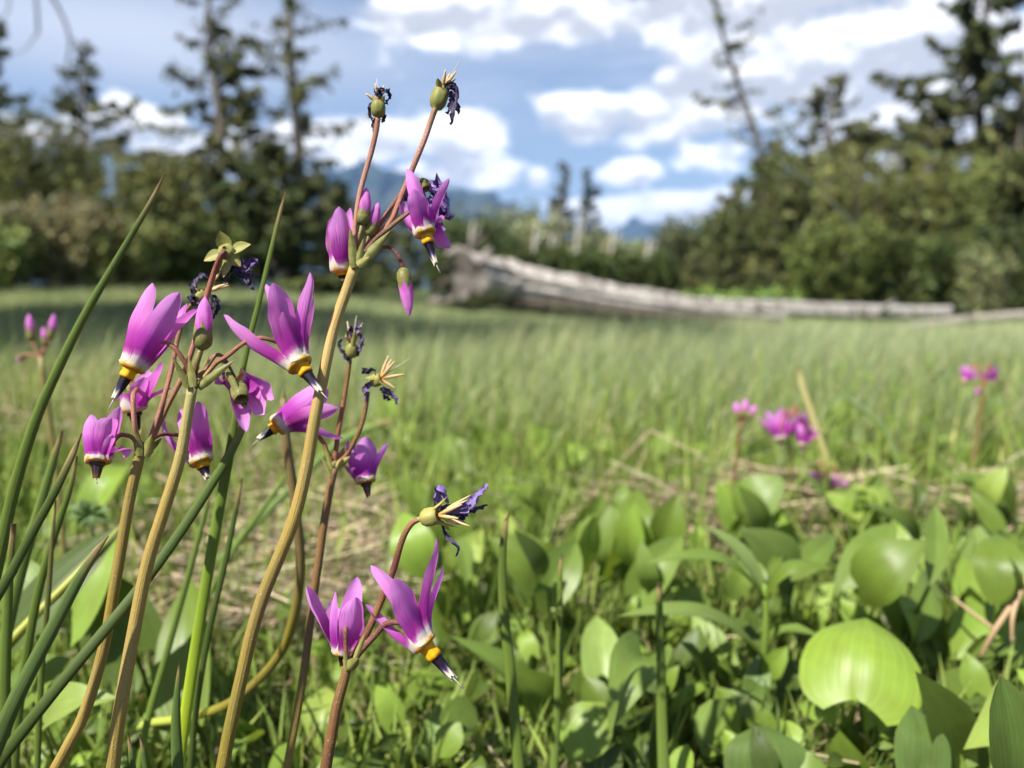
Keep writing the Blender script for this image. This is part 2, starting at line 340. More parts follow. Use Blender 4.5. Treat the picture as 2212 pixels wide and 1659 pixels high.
# ================================================================== the setting
def sstep(x, a, b):
    t = np.clip((np.asarray(x, float) - a) / (b - a), 0, 1); return t * t * (3 - 2 * t)
def gz(x, y):
    """ground height: level round the camera, falling a little towards the log"""
    x = np.asarray(x, float); y = np.asarray(y, float)
    return 0.44 * sstep(y, 3.5, 12.5) * sstep(-x, -0.6, 5.0) - 0.26 * sstep(y, 0.7, 7.5) + 0.006 * wob(x * 9, y * 9, 1.0) * sstep(y, 60, 2) + 0.02 * wob(x * 0.9, y * 0.9, 3.0) * sstep(y, 0.8, 3)
def G(x, y, h=0.0):
    """where the view ray through (x, y) meets the ground raised by h"""
    r = raydir(x, y); d = 0.3
    for _ in range(40):
        p = CAMP + r * d; z = float(gz(p.x, p.y)) + h; d += (p.z - z) * 0.9 / max(0.05, -r.z)
        d = max(0.05, min(d, 60))
    return CAMP + r * d
def on_ground(x, d):
    """ground point under column x at view distance d"""
    p = W(x, 625, d); return Vector((p.x, p.y, float(gz(p.x, p.y))))

mb = MB()
radii = np.concatenate([np.linspace(0.0, 1.5, 46)[1:], np.geomspace(1.6, 60, 60), np.geomspace(70, 6000, 14)])
ang = np.linspace(0, 2 * math.pi, 120, endpoint=False)
P = np.zeros((len(radii), len(ang), 3)); P[:, :, 0] = radii[:, None] * np.sin(ang); P[:, :, 1] = 0.25 + radii[:, None] * np.cos(ang); P[:, :, 2] = gz(P[:, :, 0], P[:, :, 1])
mb.grid(P, wrap=True); mb.add([[0, 0.25, float(gz(0, .25))]], []); c0 = mb.n - 1
mb.Q.append(np.array([[c0, (j + 1) % 120, j] for j in range(120)]))
tag(mb.build('ground', MAT['soil'], loc=(0, 0, 0)), kind='structure')

# ------------------------------------------------------------------ mountains far behind
def mountain(name, prof, dist, depth, seed):
    xs = np.array([p[0] for p in prof], float); ys = np.array([p[1] for p in prof], float); n = 130; m = 34
    px = np.linspace(xs[0], xs[-1], n); py = np.interp(px, xs, ys); P = np.zeros((m, n, 3))
    for j in range(m):
        f = j / (m - 1); prof_h = math.sin(min(1.0, f / 0.62) * math.pi / 2) ** 1.15 if f < 0.62 else math.cos((f - 0.62) / 0.38 * math.pi / 2)
        y = dist - depth * 0.62 + depth * f
        for i in range(n):
            top = max(0.0, (625 - py[i]) / FPX * dist)
            nz = wob(px[i] * 0.035, f * 7, seed) * 0.10 + wob(px[i] * 0.11, f * 17, seed + 2) * 0.05
            h = top * (prof_h * (1 + nz * (1 - prof_h * 0.4)))
            P[j, i] = ((px[i] - 1106) / FPX * dist + wob(f * 5, px[i] * .05, seed) * 30, y, h - 1.0)
    mb = MB(); mb.grid(P); return tag(mb.build(name, MAT['mountain']), kind='structure')
mountain('mountain', [(200, 620), (420, 480), (560, 430), (640, 420), (720, 388), (790, 366), (850, 376), (920, 402), (1000, 424), (1060, 428), (1120, 454), (1180, 500), (1250, 570), (1330, 622)], 2300, 1000, 1.0)
mountain('mountain', [(1180, 622), (1270, 545), (1310, 512), (1345, 490), (1365, 478), (1400, 488), (1440, 512), (1560, 570), (1700, 622)], 3100, 700, 4.0)

# ------------------------------------------------------------------ trees
def leaf_cards(mb, P, size, col, elong=1.6, droop=None):
    """small diamond leaves or needle sprays round the points P"""
    n = len(P); a = RNG.normal(size=(n, 3)); a /= np.linalg.norm(a, axis=1)[:, None]
    if droop is not None: a = a * 0.6 + droop; a /= np.linalg.norm(a, axis=1)[:, None]
    b = RNG.normal(size=(n, 3)); b -= a * (a * b).sum(1)[:, None]; b /= np.linalg.norm(b, axis=1)[:, None]
    s = (size * RNG.uniform(0.6, 1.35, n))[:, None]
    V = np.stack([P - a * s * elong * .5, P + b * s * .42, P + a * s * elong * .5, P - b * s * .42], 1).reshape(-1, 3)
    f = np.arange(n)[:, None] * 4 + np.arange(4)[None, :]
    k = np.repeat(col, 4, axis=0); mb.add(V, [f], None, k)
def tints(n, base, var=0.35, warm=0.15):
    base = np.asarray(base); v = np.exp(RNG.normal(0, var, n))[:, None]; w = RNG.normal(0, warm, n)[:, None]
    return np.clip(base[None, :] * v * np.concatenate([1 + w, np.ones((n, 1)), 1 - w * .5], 1), 0.003, 0.6)
NEEDLE = (0.100, 0.106, 0.042)
def spruce(base, top, spread, label, nb=60, cards=7000, bare=0.2, dens=None, lean_twigs=0.5, col=NEEDLE, name='spruce_tree', size=0.10, group='conifers at the meadow edge', trunk_r=None, seed=1, barkcol=(0.13, 0.11, 0.09), bend=0.0):
    rng = np.random.default_rng(seed); base = np3(base); top = np3(top); H = np.linalg.norm(top - base)
    root = empty(name, base, label, 'tree', group)
    r0 = trunk_r or H * 0.018
    t = np.linspace(0, 1, 14); side = np.array([1.0, 0, 0])
    axis = lambda s: base + (top - base) * s + side * bend * math.sin(s * math.pi) * H + side * 0.012 * H * math.sin(s * 9 + seed)
    mt = MB(); mt.tube([axis(s) for s in t], r0 * (1.15 - t) + 0.004, 7, col=barkcol); mt.build('trunk', MAT['bark'], root)
    nb = int(nb * 1.45); bm_ = MB(); cm = MB(); pts = []; dirs = []
    for k in range(nb):
        s = bare + (1 - bare) * (k + rng.uniform()) / nb; az_ = rng.uniform(0, 2 * math.pi)
        ln = spread * (1.03 - s) ** 0.75 * (rng.uniform(0.25, 1.05) if rng.uniform() < .8 else rng.uniform(1.0, 1.5)) + 0.03 * H * rng.uniform(0.2, 1)
        dd = 1.0 if dens is None else float(np.interp(s, dens[0], dens[1]))
        d = np.array([math.cos(az_), math.sin(az_), 0]); b0 = axis(s); latv = np.array([-d[1], d[0], 0])
        dr = rng.uniform(0.0, 0.65) * (1.15 - s * .7); sw = rng.normal(0, .12)
        fs = np.linspace(0, 1, 8); q = np.array([b0 + d * ln * f + latv * sw * ln * f * f + np.array([0, 0, ln * (0.22 * f - dr * f ** 1.5 + 0.24 * f ** 4)]) for f in fs])
        bm_.tube(q, np.linspace(r0 * 0.20 * (1.1 - s) + 0.007, 0.003, 8), 4, col=barkcol, cap=False)
        m = int(cards / nb * dd * ln / (spread * 0.45) * rng.uniform(0.35, 1.6))
        if rng.uniform() < .12: m = int(m * .12)                       # a dead bough
        if m > 3:
            nt = max(8, int(ln * 34)); f0 = rng.uniform(.15, 1.0, nt) ** .85; sd = rng.choice([-1.0, 1.0], nt); tl = ln * .19 * (1.1 - f0 * .75) * rng.uniform(.3, 1.6, nt); drp = rng.uniform(.15, .95, nt) * (.6 + lean_twigs)
            ti = rng.integers(0, nt, m); g = rng.uniform(0, 1, m)
            cpt = np.stack([np.interp(f0[ti] * 7, range(8), q[:, c]) for c in range(3)], 1)
            td = d * .55 + latv * (sd[ti] * .8)[:, None] + np.array([0, 0, -1.0]) * drp[ti][:, None]
            pts.append(cpt + td * (tl[ti] * g)[:, None] + rng.normal(0, .012 * ln + .008, (m, 3))); dirs.append(td)
    tag(bm_.build('branches', MAT['bark'], root), kind='stuff')
    P = np.concatenate(pts); D = np.concatenate(dirs); D /= np.linalg.norm(D, axis=1)[:, None]; n = len(P); c = tints(n, col, 0.30, 0.14)
    new = rng.uniform(size=n) < 0.2; c[new] *= np.array([1.6, 1.6, 1.3])
    leaf_cards(cm, P, size * .62, c, 2.6, D * 1.1); tag(cm.build('crown', MAT['needle'], root), kind='stuff')
    return root
def shrub(center, rad, label, n=6000, col=(0.075, 0.095, 0.024), name='shrub', size=0.075, group=None, cat='shrub', seed=1, lumps=40, stems=14, var=0.38, base=None, hollow=0.55):
    rng = np.random.default_rng(seed); c0 = np3(center); rad = np.asarray(rad, float)
    gb = np3(base) if base is not None else np.array([c0[0], c0[1], float(gz(c0[0], c0[1]))])
    root = empty(name, gb, label, cat, group)
    st = MB(); cm = MB(); pts = []; cols = []; top = c0[2] + rad[2]; ns = 46
    for k in range(ns):
        a = rng.uniform(0, 6.283); rr = math.sqrt(rng.uniform()); e = c0 + np.array([math.cos(a) * rr * rad[0] * 1.05, math.sin(a) * rr * rad[1] * 1.05, 0]); hh = rad[2] * math.sqrt(max(.05, 1 - .82 * rr * rr)) * rng.uniform(.55, 1.22)
        e[2] = c0[2] + hh; b = gb + np.array([(e[0] - gb[0]) * .45 + rng.normal() * .05 * rad[0], (e[1] - gb[1]) * .45, 0]); b[2] = float(gz(b[0], b[1]))
        mid = b * .5 + e * .5 + np.array([(e[0] - c0[0]) * .12, (e[1] - c0[1]) * .12, .10 * rad[2]]); q, _ = resample(np.array([b, mid, e, e + (e - mid) * .12 + rng.normal(0, .05, 3) * rad]), np.zeros(4), 10)
        if k < stems * 2: st.tube(q, np.linspace(0.014, 0.003, 10) * max(.5, rad.mean()), 5, col=(0.20, 0.17, 0.13), cap=False)
        m = int(n / ns * rng.uniform(.4, 1.6)); f = rng.uniform(.12, 1.0, m) ** .8; cp = np.stack([np.interp(f * 9, range(10), q[:, c]) for c in range(3)], 1)
        nc = 14; cl_ = rng.integers(0, nc, m); co = rng.normal(0, 1, (nc, 3)) * rad.mean() * .10; fc = rng.uniform(.2, 1, nc); cp2 = np.stack([np.interp(fc[cl_] * 9, range(10), q[:, c]) for c in range(3)], 1)
        use = rng.uniform(size=(m, 1)) < .7; P_ = np.where(use, cp2 + co[cl_], cp) + rng.normal(0, 1, (m, 3)) * rad.mean() * np.where(use, .045, .085)
        pts.append(P_); cols.append(tints(m, np.asarray(col) * np.array([1.85, 1.75, 1.85]) * rng.uniform(0.6, 1.45), var * .8, 0.14))
    P = np.concatenate(pts); K = np.concatenate(cols); ok = P[:, 2] > gz(P[:, 0], P[:, 1]) + 0.03; leaf_cards(cm, P[ok], size, K[ok], 1.7)
    tag(st.build('stems', MAT['bark'], root), kind='stuff'); tag(cm.build('crown', MAT['shrub'], root), kind='stuff'); return root
def bare_limb(root, pts, r0, r1, col, name='limb', n=6, smooth=14):
    m = MB(); m.tube(pts, np.linspace(r0, r1, len(pts)), n, col=col, smooth=smooth); return m.build(name, MAT['bark'], root)

# left side
spruce(on_ground(150, 17), W(192, 96, 17), 1.75, 'pointed dense spruce at the far left, its tip clear of the shrubs', nb=70, cards=14000, bare=0.05, seed=3)
spruce(on_ground(482, 15), W(452, -110, 15), 1.75, 'sparse spruce with a thick tuft at mid height, left of the pair', nb=62, cards=13500, bare=0.12, seed=4, dens=([0, .3, .48, .52, .66, .72, .8, 1], [1.6, 1.2, .9, 1.5, 1.5, .5, .35, .3]))
spruce(on_ground(640, 15.6), W(634, -190, 15.6), 1.9, 'tall thin spruce with bare drooping branches, right of the pair', nb=54, cards=9500, bare=0.10, seed=5, dens=([0, .2, .35, .45, .6, 1], [2.4, 2.0, 0.7, .55, .5, .7]), lean_twigs=0.9)
spruce(on_ground(-60, 14), W(-40, 20, 14), 1.6, 'dark spruce cut off by the left edge', nb=70, cards=18000, bare=0.05, seed=6)
spruce(on_ground(330, 18), W(330, 330, 18), 1.7, 'low broad spruce between the pointed spruce and the pair', nb=70, cards=20000, bare=0.03, seed=7)
spruce(on_ground(590, 13.4), W(585, 320, 13.4), 1.9, 'dense low spruce with dark hollow skirts, right end of the left wood', nb=80, cards=30000, bare=0.03, seed=8, col=(0.070, 0.085, 0.028))
spruce(on_ground(745, 16.5), W(740, 395, 16.5), 1.3, 'short bushy spruce behind the thick flower stalk', nb=56, cards=15000, bare=0.03, seed=9)
spruce(on_ground(870, 22), W(860, 462, 22), 1.5, 'small rounded spruce below the mountain ridge', nb=46, cards=7000, bare=0.03, seed=10, col=(0.08, 0.09, 0.034))
for k, (x, y, d, rx, rz, cl, lab) in enumerate([
        (30, 400, 13.5, 1.3, 1.15, (0.075, 0.085, 0.024), 'olive leafy shrub rising at the left edge'),
        (170, 430, 14.5, 1.25, 0.95, (0.060, 0.075, 0.022), 'dark rounded shrub under the pointed spruce'),
        (330, 470, 13.2, 1.1, 0.85, (0.085, 0.095, 0.030), 'olive shrub in front of the low broad spruce'),
        (130, 520, 11.4, 0.9, 0.55, (0.135, 0.130, 0.062), 'pale brownish thicket of twigs at the left meadow edge'),
        (260, 545, 11.6, 0.7, 0.42, (0.12, 0.135, 0.045), 'low yellowish shrub beside the brownish thicket'),
        (420, 545, 12.4, 0.9, 0.42, (0.060, 0.080, 0.020), 'low dark green shrub under the pair of spruces'),
        (-40, 560, 10.5, 0.8, 0.42, (0.11, 0.14, 0.04), 'light green low shrub at the left edge')]):
    shrub(W(x, y, d), (rx, rx * .8, rz), lab, n=12500, col=cl, seed=20 + k, size=0.050, group='shrubs of the left wood')
snag = empty('dead_tree', on_ground(-260, 9.0), 'bare grey dead tree hanging its twigs into the top left corner', 'tree')
gl = (0.22, 0.21, 0.21)
bare_limb(snag, [on_ground(-260, 9.0), W(-250, 300, 9), W(-200, 0, 9), W(-120, -200, 9)], .09, .03, gl, 'trunk', 8)
for pts, r in [([(-200, 0), (-60, -160), (60, -60), (82, 70), (70, 85)], .030), ([(60, -60), (110, -10), (150, 80), (142, 170), (176, 208)], .026), ([(150, 80), (175, 100), (204, 138)], .012),
               ([(82, 70), (50, 110), (18, 118)], .010), ([(142, 170), (110, 215), (60, 235)], .010), ([(-60, -160), (10, -40), (18, 20), (-10, 60)], .016), ([(142, 170), (148, 215)], .008)]:
    bare_limb(snag, [W(x, y, 9.0 + 0.15 * i) for i, (x, y) in enumerate(pts)], r, r * .35, gl, 'limb')
lean = empty('fallen_tree', on_ground(-120, 12.2), 'grey leafless trunk slanting across the left shrubs', 'tree')
bare_limb(lean, [W(-130, 255, 12.2), W(60, 292, 12.0), W(220, 318, 11.9), W(350, 350, 11.8), W(380, 372, 11.8)], .024, .008, (0.10, 0.09, 0.08), 'trunk')
for pts in [[(60, 292), (120, 270), (170, 262)], [(220, 318), (280, 315), (330, 330)], [(-10, 275), (40, 330), (50, 360)]]:
    bare_limb(lean, [W(x, y, 12.0) for x, y in pts], .009, .003, (0.10, 0.09, 0.08), 'limb')

for k, (x, y) in enumerate([(-3.95, 0.75), (-4.85, 2.6), (-6.3, 5.4)]):
    t_ = shrub((x, y, 4.3), (1.75, 1.6, 1.5), ['nearest alder outside the left edge, shading the meadow', 'middle alder outside the left edge, shading the meadow', 'farthest alder outside the left edge, shading the meadow'][k], n=17000, col=(0.07, 0.09, 0.025), seed=111 + k, size=.15, name='alder_tree', cat='tree', group='alders outside the left edge')
    bare_limb(t_, [Vector((x, y, float(gz(x, y)))), Vector((x + .1, y, 1.6)), Vector((x, y, 3.6))], .12, .06, (0.2, 0.18, 0.15), 'trunk')

# middle distance
spruce(on_ground(1210, 36), W(1214, 352, 36), 1.0, 'slim ragged spruce, left of the two spires in the gap', nb=60, cards=5200, bare=0.10, seed=31, size=0.15, col=(0.060, 0.066, 0.034), group='spires in the gap')
spruce(on_ground(1268, 34), W(1268, 366, 34), 0.95, 'slim ragged spruce, right of the two spires in the gap', nb=60, cards=5600, bare=0.08, seed=32, size=0.15, col=(0.052, 0.060, 0.030), group='spires in the gap')
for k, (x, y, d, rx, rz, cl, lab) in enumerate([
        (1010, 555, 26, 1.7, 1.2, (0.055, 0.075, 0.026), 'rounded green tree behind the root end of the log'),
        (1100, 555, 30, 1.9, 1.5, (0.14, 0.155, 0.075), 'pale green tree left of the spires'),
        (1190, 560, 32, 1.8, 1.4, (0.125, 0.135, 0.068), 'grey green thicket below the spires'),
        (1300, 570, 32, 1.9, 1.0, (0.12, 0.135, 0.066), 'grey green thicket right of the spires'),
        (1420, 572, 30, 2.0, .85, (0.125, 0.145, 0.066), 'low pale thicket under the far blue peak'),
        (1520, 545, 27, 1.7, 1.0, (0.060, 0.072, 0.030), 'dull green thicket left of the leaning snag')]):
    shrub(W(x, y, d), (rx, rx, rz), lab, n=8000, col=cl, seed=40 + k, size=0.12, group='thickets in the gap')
for k, (x, y, d, rx, rz, lab) in enumerate([(1100, 578, 14.5, .55, .32, 'dark clipped looking bush above the root end of the log'), (1205, 578, 14.5, .6, .30, 'dark low bush behind the thick part of the log'),
        (1310, 582, 14.8, .6, .28, 'dark low bush behind the middle of the log'), (1410, 588, 15, .5, .26, 'dark low bush behind the log, last before the light gap'), (985, 585, 14.3, .55, .30, 'dark low bush left of the root end')]):
    shrub(W(x, y, d), (rx, rx * .8, rz), lab, n=6500, col=(0.040, 0.058, 0.016), seed=50 + k, size=0.06, group='dark bushes behind the log')
for k, (x, y0, y1, d, lab) in enumerate([(1247, 560, 470, 28, 'pale dead trunk below the right spire'), (1322, 560, 492, 28, 'pale dead trunk right of the spires'), (1018, 545, 480, 25, 'short pale dead trunk above the root end'), (1155, 560, 492, 27, 'thin pale dead trunk left of the spires'), (1190, 560, 505, 26, 'short thin pale trunk just left of the spires'), (1400, 570, 515, 26, 'short pale trunk below the far blue peak')]):
    r = empty('dead_tree', on_ground(x, d), lab, 'tree', 'pale dead trunks in the gap'); bare_limb(r, [on_ground(x - 6, d), W(x, (y0 + y1) / 2, d), W(x + 5, y1, d)], .075, .03, (0.40, 0.38, 0.33), 'trunk')
    bare_limb(r, [W(x, (y0 + y1) / 2, d), W(x + 12, y1 + 22, d), W(x + 16, y1 + 4, d)], .04, .015, (0.44, 0.41, 0.36), 'limb')

# right side
spruce(on_ground(1715, 14.5), W(1508, -150, 14.5), 1.0, 'thin leaning snag with ragged tufts on the right', nb=46, cards=1500, bare=0.12, trunk_r=.085, seed=61, bend=0.01, barkcol=(0.10, 0.09, 0.08), lean_twigs=0.4, dens=([0, .3, .5, 1], [1.6, 1.3, .7, .5]), name='leaning_spruce')
spruce(on_ground(1800, 16.5), W(1788, 165, 16.5), 1.9, 'mid sized spruce between the snag and the big spruce', nb=70, cards=18000, bare=0.05, seed=62)
spruce(on_ground(2135, 13.5), W(2120, -190, 13.5), 2.1, 'big dark spruce at the right with its trunk showing near the top', nb=84, cards=27000, bare=0.06, barkcol=(.06, .05, .042), seed=63, dens=([0, .4, .6, 1], [1.5, 1.5, 0.9, .7]), col=(0.062, 0.072, 0.026))
spruce(on_ground(2330, 14.5), W(2320, -60, 14.5), 2.0, 'dark spruce at the right edge behind the big one', nb=76, cards=22000, bare=0.05, seed=64, col=(0.056, 0.066, 0.024))
spruce(on_ground(1960, 19), W(1955, 250, 19), 1.8, 'spruce half hidden behind the tall alder', nb=60, cards=13000, bare=0.05, seed=65)
for k, (x, d, ty, sp_, lab) in enumerate([(1668, 14.2, 305, 1.1, 'small ragged spruce at the left end of the right wood'), (1862, 14.0, 262, 1.3, 'ragged spruce rising behind the tall alder'), (2015, 13.2, 215, 1.3, 'ragged spruce just left of the big spruce'), (1735, 13.0, 372, 1.1, 'low spruce in front of the leaning snag'), (2200, 12.4, 190, 1.2, 'spruce at the right edge in front of the others'), (1950, 12.2, 385, 1.1, 'low spruce in front of the tall alder'), (1580, 15.5, 398, 1.0, 'lowest ragged spruce left of the leaning snag')]):
    spruce(on_ground(x, d), W(x + 4, ty, d), sp_, lab, nb=60, cards=10500, bare=0.03, seed=165 + k, col=(0.098, 0.106, 0.040), lean_twigs=.7)
for k, (x, y, d, rx, rz, cl, lab) in enumerate([
        (1900, 470, 12.8, 1.25, 0.95, (0.092, 0.105, 0.028), 'tall olive alder in the middle of the right wood'),
        (1730, 470, 13.4, 0.95, 0.95, (0.062, 0.076, 0.024), 'dull green alder beside the leaning snag'),
        (2050, 480, 12.2, 0.95, 0.85, (0.080, 0.098, 0.026), 'olive alder left of the big spruce'),
        (2190, 440, 12.6, 0.8, .85, (0.062, 0.078, 0.020), 'dark leafy alder at the right edge'),
        (1620, 530, 14.0, 0.8, 0.6, (0.056, 0.070, 0.022), 'dull rounded bush below the leaning snag'),
        (1830, 560, 11.8, 0.9, 0.45, (0.070, 0.092, 0.022), 'low green bush below the tall alder'),
        (1990, 580, 11.4, 0.8, 0.40, (0.044, 0.060, 0.016), 'dark low bush right of the log tip'),
        (2200, 560, 11.2, 0.7, 0.50, (0.034, 0.046, 0.014), 'dark bush at the right edge below the spruce')]):
    shrub(W(x, y, d), (rx, rx * .8, rz), lab, n=12500, col=cl, seed=70 + k, size=0.047, group='alders and bushes of the right wood', cat='shrub')
shrub(W(2125, 585, 10.4), (.32, .26, .30), 'small pale leaved bush in front of the big spruce', n=1500, col=(0.10, 0.115, 0.045), seed=81, size=0.05, lumps=8, hollow=.2)
for k, (x, d, s) in enumerate([(1520, 13.2, .40), (1640, 12.8, .38), (1740, 12.4, .32)]):
    shrub(on_ground(x, d) + Vector((0, 0, .16)), (.75, .4, .22), ['bright green tussock behind the log, leftmost of three', 'bright green tussock behind the log, middle of three', 'bright green tussock behind the log, rightmost of three'][k],
          n=3500, col=(0.10, 0.155, 0.035), seed=83 + k, size=0.06, group='bright tussocks behind the log', stems=3)
pb = empty('dead_branch', on_ground(1690, 12.2), 'pale bare branch slanting through the alders', 'branch')
bare_limb(pb, [on_ground(1905, 12.0), W(1862, 520, 11.6), W(1800, 440, 11.5), W(1745, 390, 11.5), W(1690, 352, 11.6)], .013, .005, (0.22, 0.27, 0.20), 'trunk')
bare_limb(pb, [W(1800, 440, 11.5), W(1790, 400, 11.4), W(1760, 355, 11.4)], .009, .005, (0.30, 0.27, 0.20), 'limb')

# ------------------------------------------------------------------ driftwood
def log_tube(name, pts, rads, root, n=28, m=60, rough=0.10, seed=0, dark=(1, 1, 1), flat=0.92):
    P, R = resample(np.array([list(p) for p in pts]), np.array(rads), m); mb = MB(); T = np.gradient(P, axis=0); T /= np.linalg.norm(T, axis=1)[:, None]
    th = np.linspace(0, 2 * math.pi, n, endpoint=False); Q = np.zeros((m, n, 3)); tv = np.zeros((m, n, 3))
    for k in range(m):
        a = unit(np.cross(T[k], [0, 0, 1])); b = np.cross(a, T[k])
        rr = R[k] * (1 + rough * (np.sin(3 * th + seed + k * .03) * .7 + np.sin(5 * th - seed + k * .05) * .6 + np.sin(8 * th + k * .04 + seed) * .55 - 1.1 * np.abs(np.sin(6 * th + .06 * k + seed)) ** 6 + np.sin(k * .7 + th * 2 + seed) * .18 + np.sin(k * .31 + seed * 2) * .25))
        Q[k] = P[k] + rr[:, None] * (np.cos(th)[:, None] * a + flat * np.sin(th)[:, None] * b)
        tv[k, :, 0] = np.minimum(th, 2 * math.pi - th) / math.pi; tv[k, :, 1] = k / m * 3; tv[k, :, 2] = seed
    base = mb.n; mb.grid(Q, tv, dark, wrap=True)
    for ks, rev in ((0, True), (m - 1, False)):
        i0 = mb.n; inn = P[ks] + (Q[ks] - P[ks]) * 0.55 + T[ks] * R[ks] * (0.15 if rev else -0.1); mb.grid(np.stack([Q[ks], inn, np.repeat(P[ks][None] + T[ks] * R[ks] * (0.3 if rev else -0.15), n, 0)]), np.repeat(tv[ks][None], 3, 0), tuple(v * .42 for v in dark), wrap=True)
    return mb.build(name, MAT['wood'], root)
LD = 8.6
lg = empty('driftwood_log', on_ground(1040, LD), 'long silvered driftwood trunk with a flared root end lying in the meadow', 'log')
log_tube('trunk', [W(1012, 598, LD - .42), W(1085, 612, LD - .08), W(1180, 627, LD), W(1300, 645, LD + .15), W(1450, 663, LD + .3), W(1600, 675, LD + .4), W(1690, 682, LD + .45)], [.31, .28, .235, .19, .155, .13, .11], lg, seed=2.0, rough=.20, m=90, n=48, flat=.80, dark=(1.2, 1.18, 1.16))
for k, (q, r) in enumerate([([(1060, 600), (1020, 565), (990, 545), (965, 552)], .14), ([(1040, 625), (990, 640), (950, 650), (925, 655)], .13), ([(1040, 590), (1000, 560), (1030, 525), (1052, 505)], .08),
                            ([(1050, 610), (1000, 605), (965, 610), (938, 625)], .11), ([(1070, 600), (1050, 560), (1062, 535)], .10), ([(1060, 640), (1020, 660), (985, 662)], .12), ([(1030, 580), (975, 580), (948, 572)], .07)]):
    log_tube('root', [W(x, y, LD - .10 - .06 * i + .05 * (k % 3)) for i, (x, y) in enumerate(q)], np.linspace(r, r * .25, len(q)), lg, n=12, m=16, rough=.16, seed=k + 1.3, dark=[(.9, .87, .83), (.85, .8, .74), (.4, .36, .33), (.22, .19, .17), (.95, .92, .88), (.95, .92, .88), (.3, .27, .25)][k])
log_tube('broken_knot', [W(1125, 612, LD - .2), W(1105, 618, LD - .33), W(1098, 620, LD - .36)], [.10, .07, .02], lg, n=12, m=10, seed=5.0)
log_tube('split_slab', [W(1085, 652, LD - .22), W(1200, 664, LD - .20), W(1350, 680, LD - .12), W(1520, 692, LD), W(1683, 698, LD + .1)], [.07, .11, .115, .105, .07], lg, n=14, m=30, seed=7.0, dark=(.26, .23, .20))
lg2 = empty('driftwood_log', on_ground(1900, LD + 1.2), 'thinner grey log continuing behind the tip of the long driftwood', 'log')
log_tube('trunk', [W(1560, 662, LD + 1.0), W(1700, 668, LD + 1.1), W(1850, 674, LD + 1.2), W(1960, 676, LD + 1.2), W(2052, 674, LD + 1.2)], [.10, .115, .11, .095, .085], lg2, seed=9.0, m=40)
log_tube('broken_stub', [W(1900, 672, LD + 1.1), W(1925, 655, LD + 1.0), W(1935, 648, LD + 1.0)], [.05, .03, .012], lg2, n=10, m=8, seed=3)
pole = empty('driftwood_pole', on_ground(2100, 8.0), 'slim pale bleached pole lying at the right edge', 'log')
log_tube('trunk', [W(1915, 712, 7.6), W(2000, 703, 7.7), W(2100, 691, 7.9), W(2230, 682, 8.1), W(2330, 678, 8.2)], [.02, .055, .064, .066, .06], pole, n=14, m=40, seed=6, dark=(1.25, 1.2, 1.1))

# ------------------------------------------------------------------ meadow
def blades(name, base, h, w, az_, lean, col, segs=3, mat='grass', curl=0.6, rnd=None, roll=None, label=None, cat=None):
    """one object holding uncountable blades: each a tapering strip bent by lean"""
    n = len(base); s = np.linspace(0, 1, segs + 1); d = np.stack([np.cos(az_), np.sin(az_), np.zeros(n)], 1)
    roll = RNG.uniform(0, 2 * math.pi, n) if roll is None else roll
    lat = np.stack([np.cos(roll), np.sin(roll), np.zeros(n)], 1)
    V = np.zeros((n, segs * 2 + 1, 3)); tv = np.zeros((n, segs * 2 + 1, 3)); r = RNG.uniform(size=n)
    for k in range(segs + 1):
        hor = (lean * h * (s[k] ** 1.8))[:, None]; ver = (h * (s[k] - curl * lean * lean * 0.5 * s[k] ** 3))[:, None]
        c = base + d * hor + np.array([0, 0, 1.0]) * ver; ww = (w * (0.75 + 0.5 * s[k]) * (1 - s[k]) ** 0.6)[:, None] * lat * 0.5
        if k < segs: V[:, 2 * k] = c - ww; V[:, 2 * k + 1] = c + ww
        else: V[:, 2 * k] = c
        for q in ((2 * k, 2 * k + 1) if k < segs else (2 * k,)): tv[:, q, 1] = s[k]; tv[:, q, 0] = (q % 2) * .8; tv[:, q, 2] = r
    m = segs * 2 + 1; o = np.arange(n)[:, None] * m
    mb = MB(); mb.add(V.reshape(-1, 3), [], tv.reshape(-1, 3), np.repeat(col, m, axis=0))
    for k in range(segs - 1): mb.Q.append(o + np.array([[2 * k, 2 * k + 1, 2 * k + 3, 2 * k + 2]]))
    mb.Q.append(o + np.array([[2 * segs - 2, 2 * segs - 1, 2 * segs]]))
    return tag(mb.build(name, MAT[mat], loc=(0, 0, 0)), label, cat, kind='stuff')
def wedge(n, d0, d1, power=1.0, margin=1.75, x0=-1.0, x1=1.0):
    d = d0 * (d1 / d0) ** (RNG.uniform(size=n) ** power); x = RNG.uniform(x0, x1, n) * d * 0.664 * margin
    return x, d
# far sedge, blade size growing with distance
n = 255000
x, y = wedge(n, 0.55, 13.0, 0.9); okk = (y > .62 + .5 * RNG.uniform(size=n) ** 1.5); x = x[okk]; y = y[okk]; n = len(x); wave = wob(x * 1.1 + 0.6 * y, y * 2.6, 2.0) + 0.5 * wob(x * 3.1, y * 5.2, 5.0)
h = np.clip(0.080 + 0.014 * y, 0, .13) * (1 - .35 * sstep(y, 5.5, 8)) * RNG.uniform(0.55, 1.3, n) * np.where(RNG.uniform(size=n) < .03, 1.45, 1.0) * (1 + 0.30 * wave); w = 0.0012 + 0.0008 * y * RNG.uniform(.6, 1.3, n)
mixv = np.clip(0.5 + 0.5 * wave + RNG.normal(0, .22, n), 0, 1)[:, None]
kcol = (1 - mixv) * np.array([0.118, 0.178, 0.086]) + mixv * np.array([0.36, 0.405, 0.205]); dry = RNG.uniform(size=n) < 0.10; kcol[dry] = np.array([0.50, 0.45, 0.26])
kcol *= np.exp(RNG.normal(0, .15, (n, 1)))
h = h * np.where((y > LD - 1.8) & (x > -1.0), .55, 1.0)
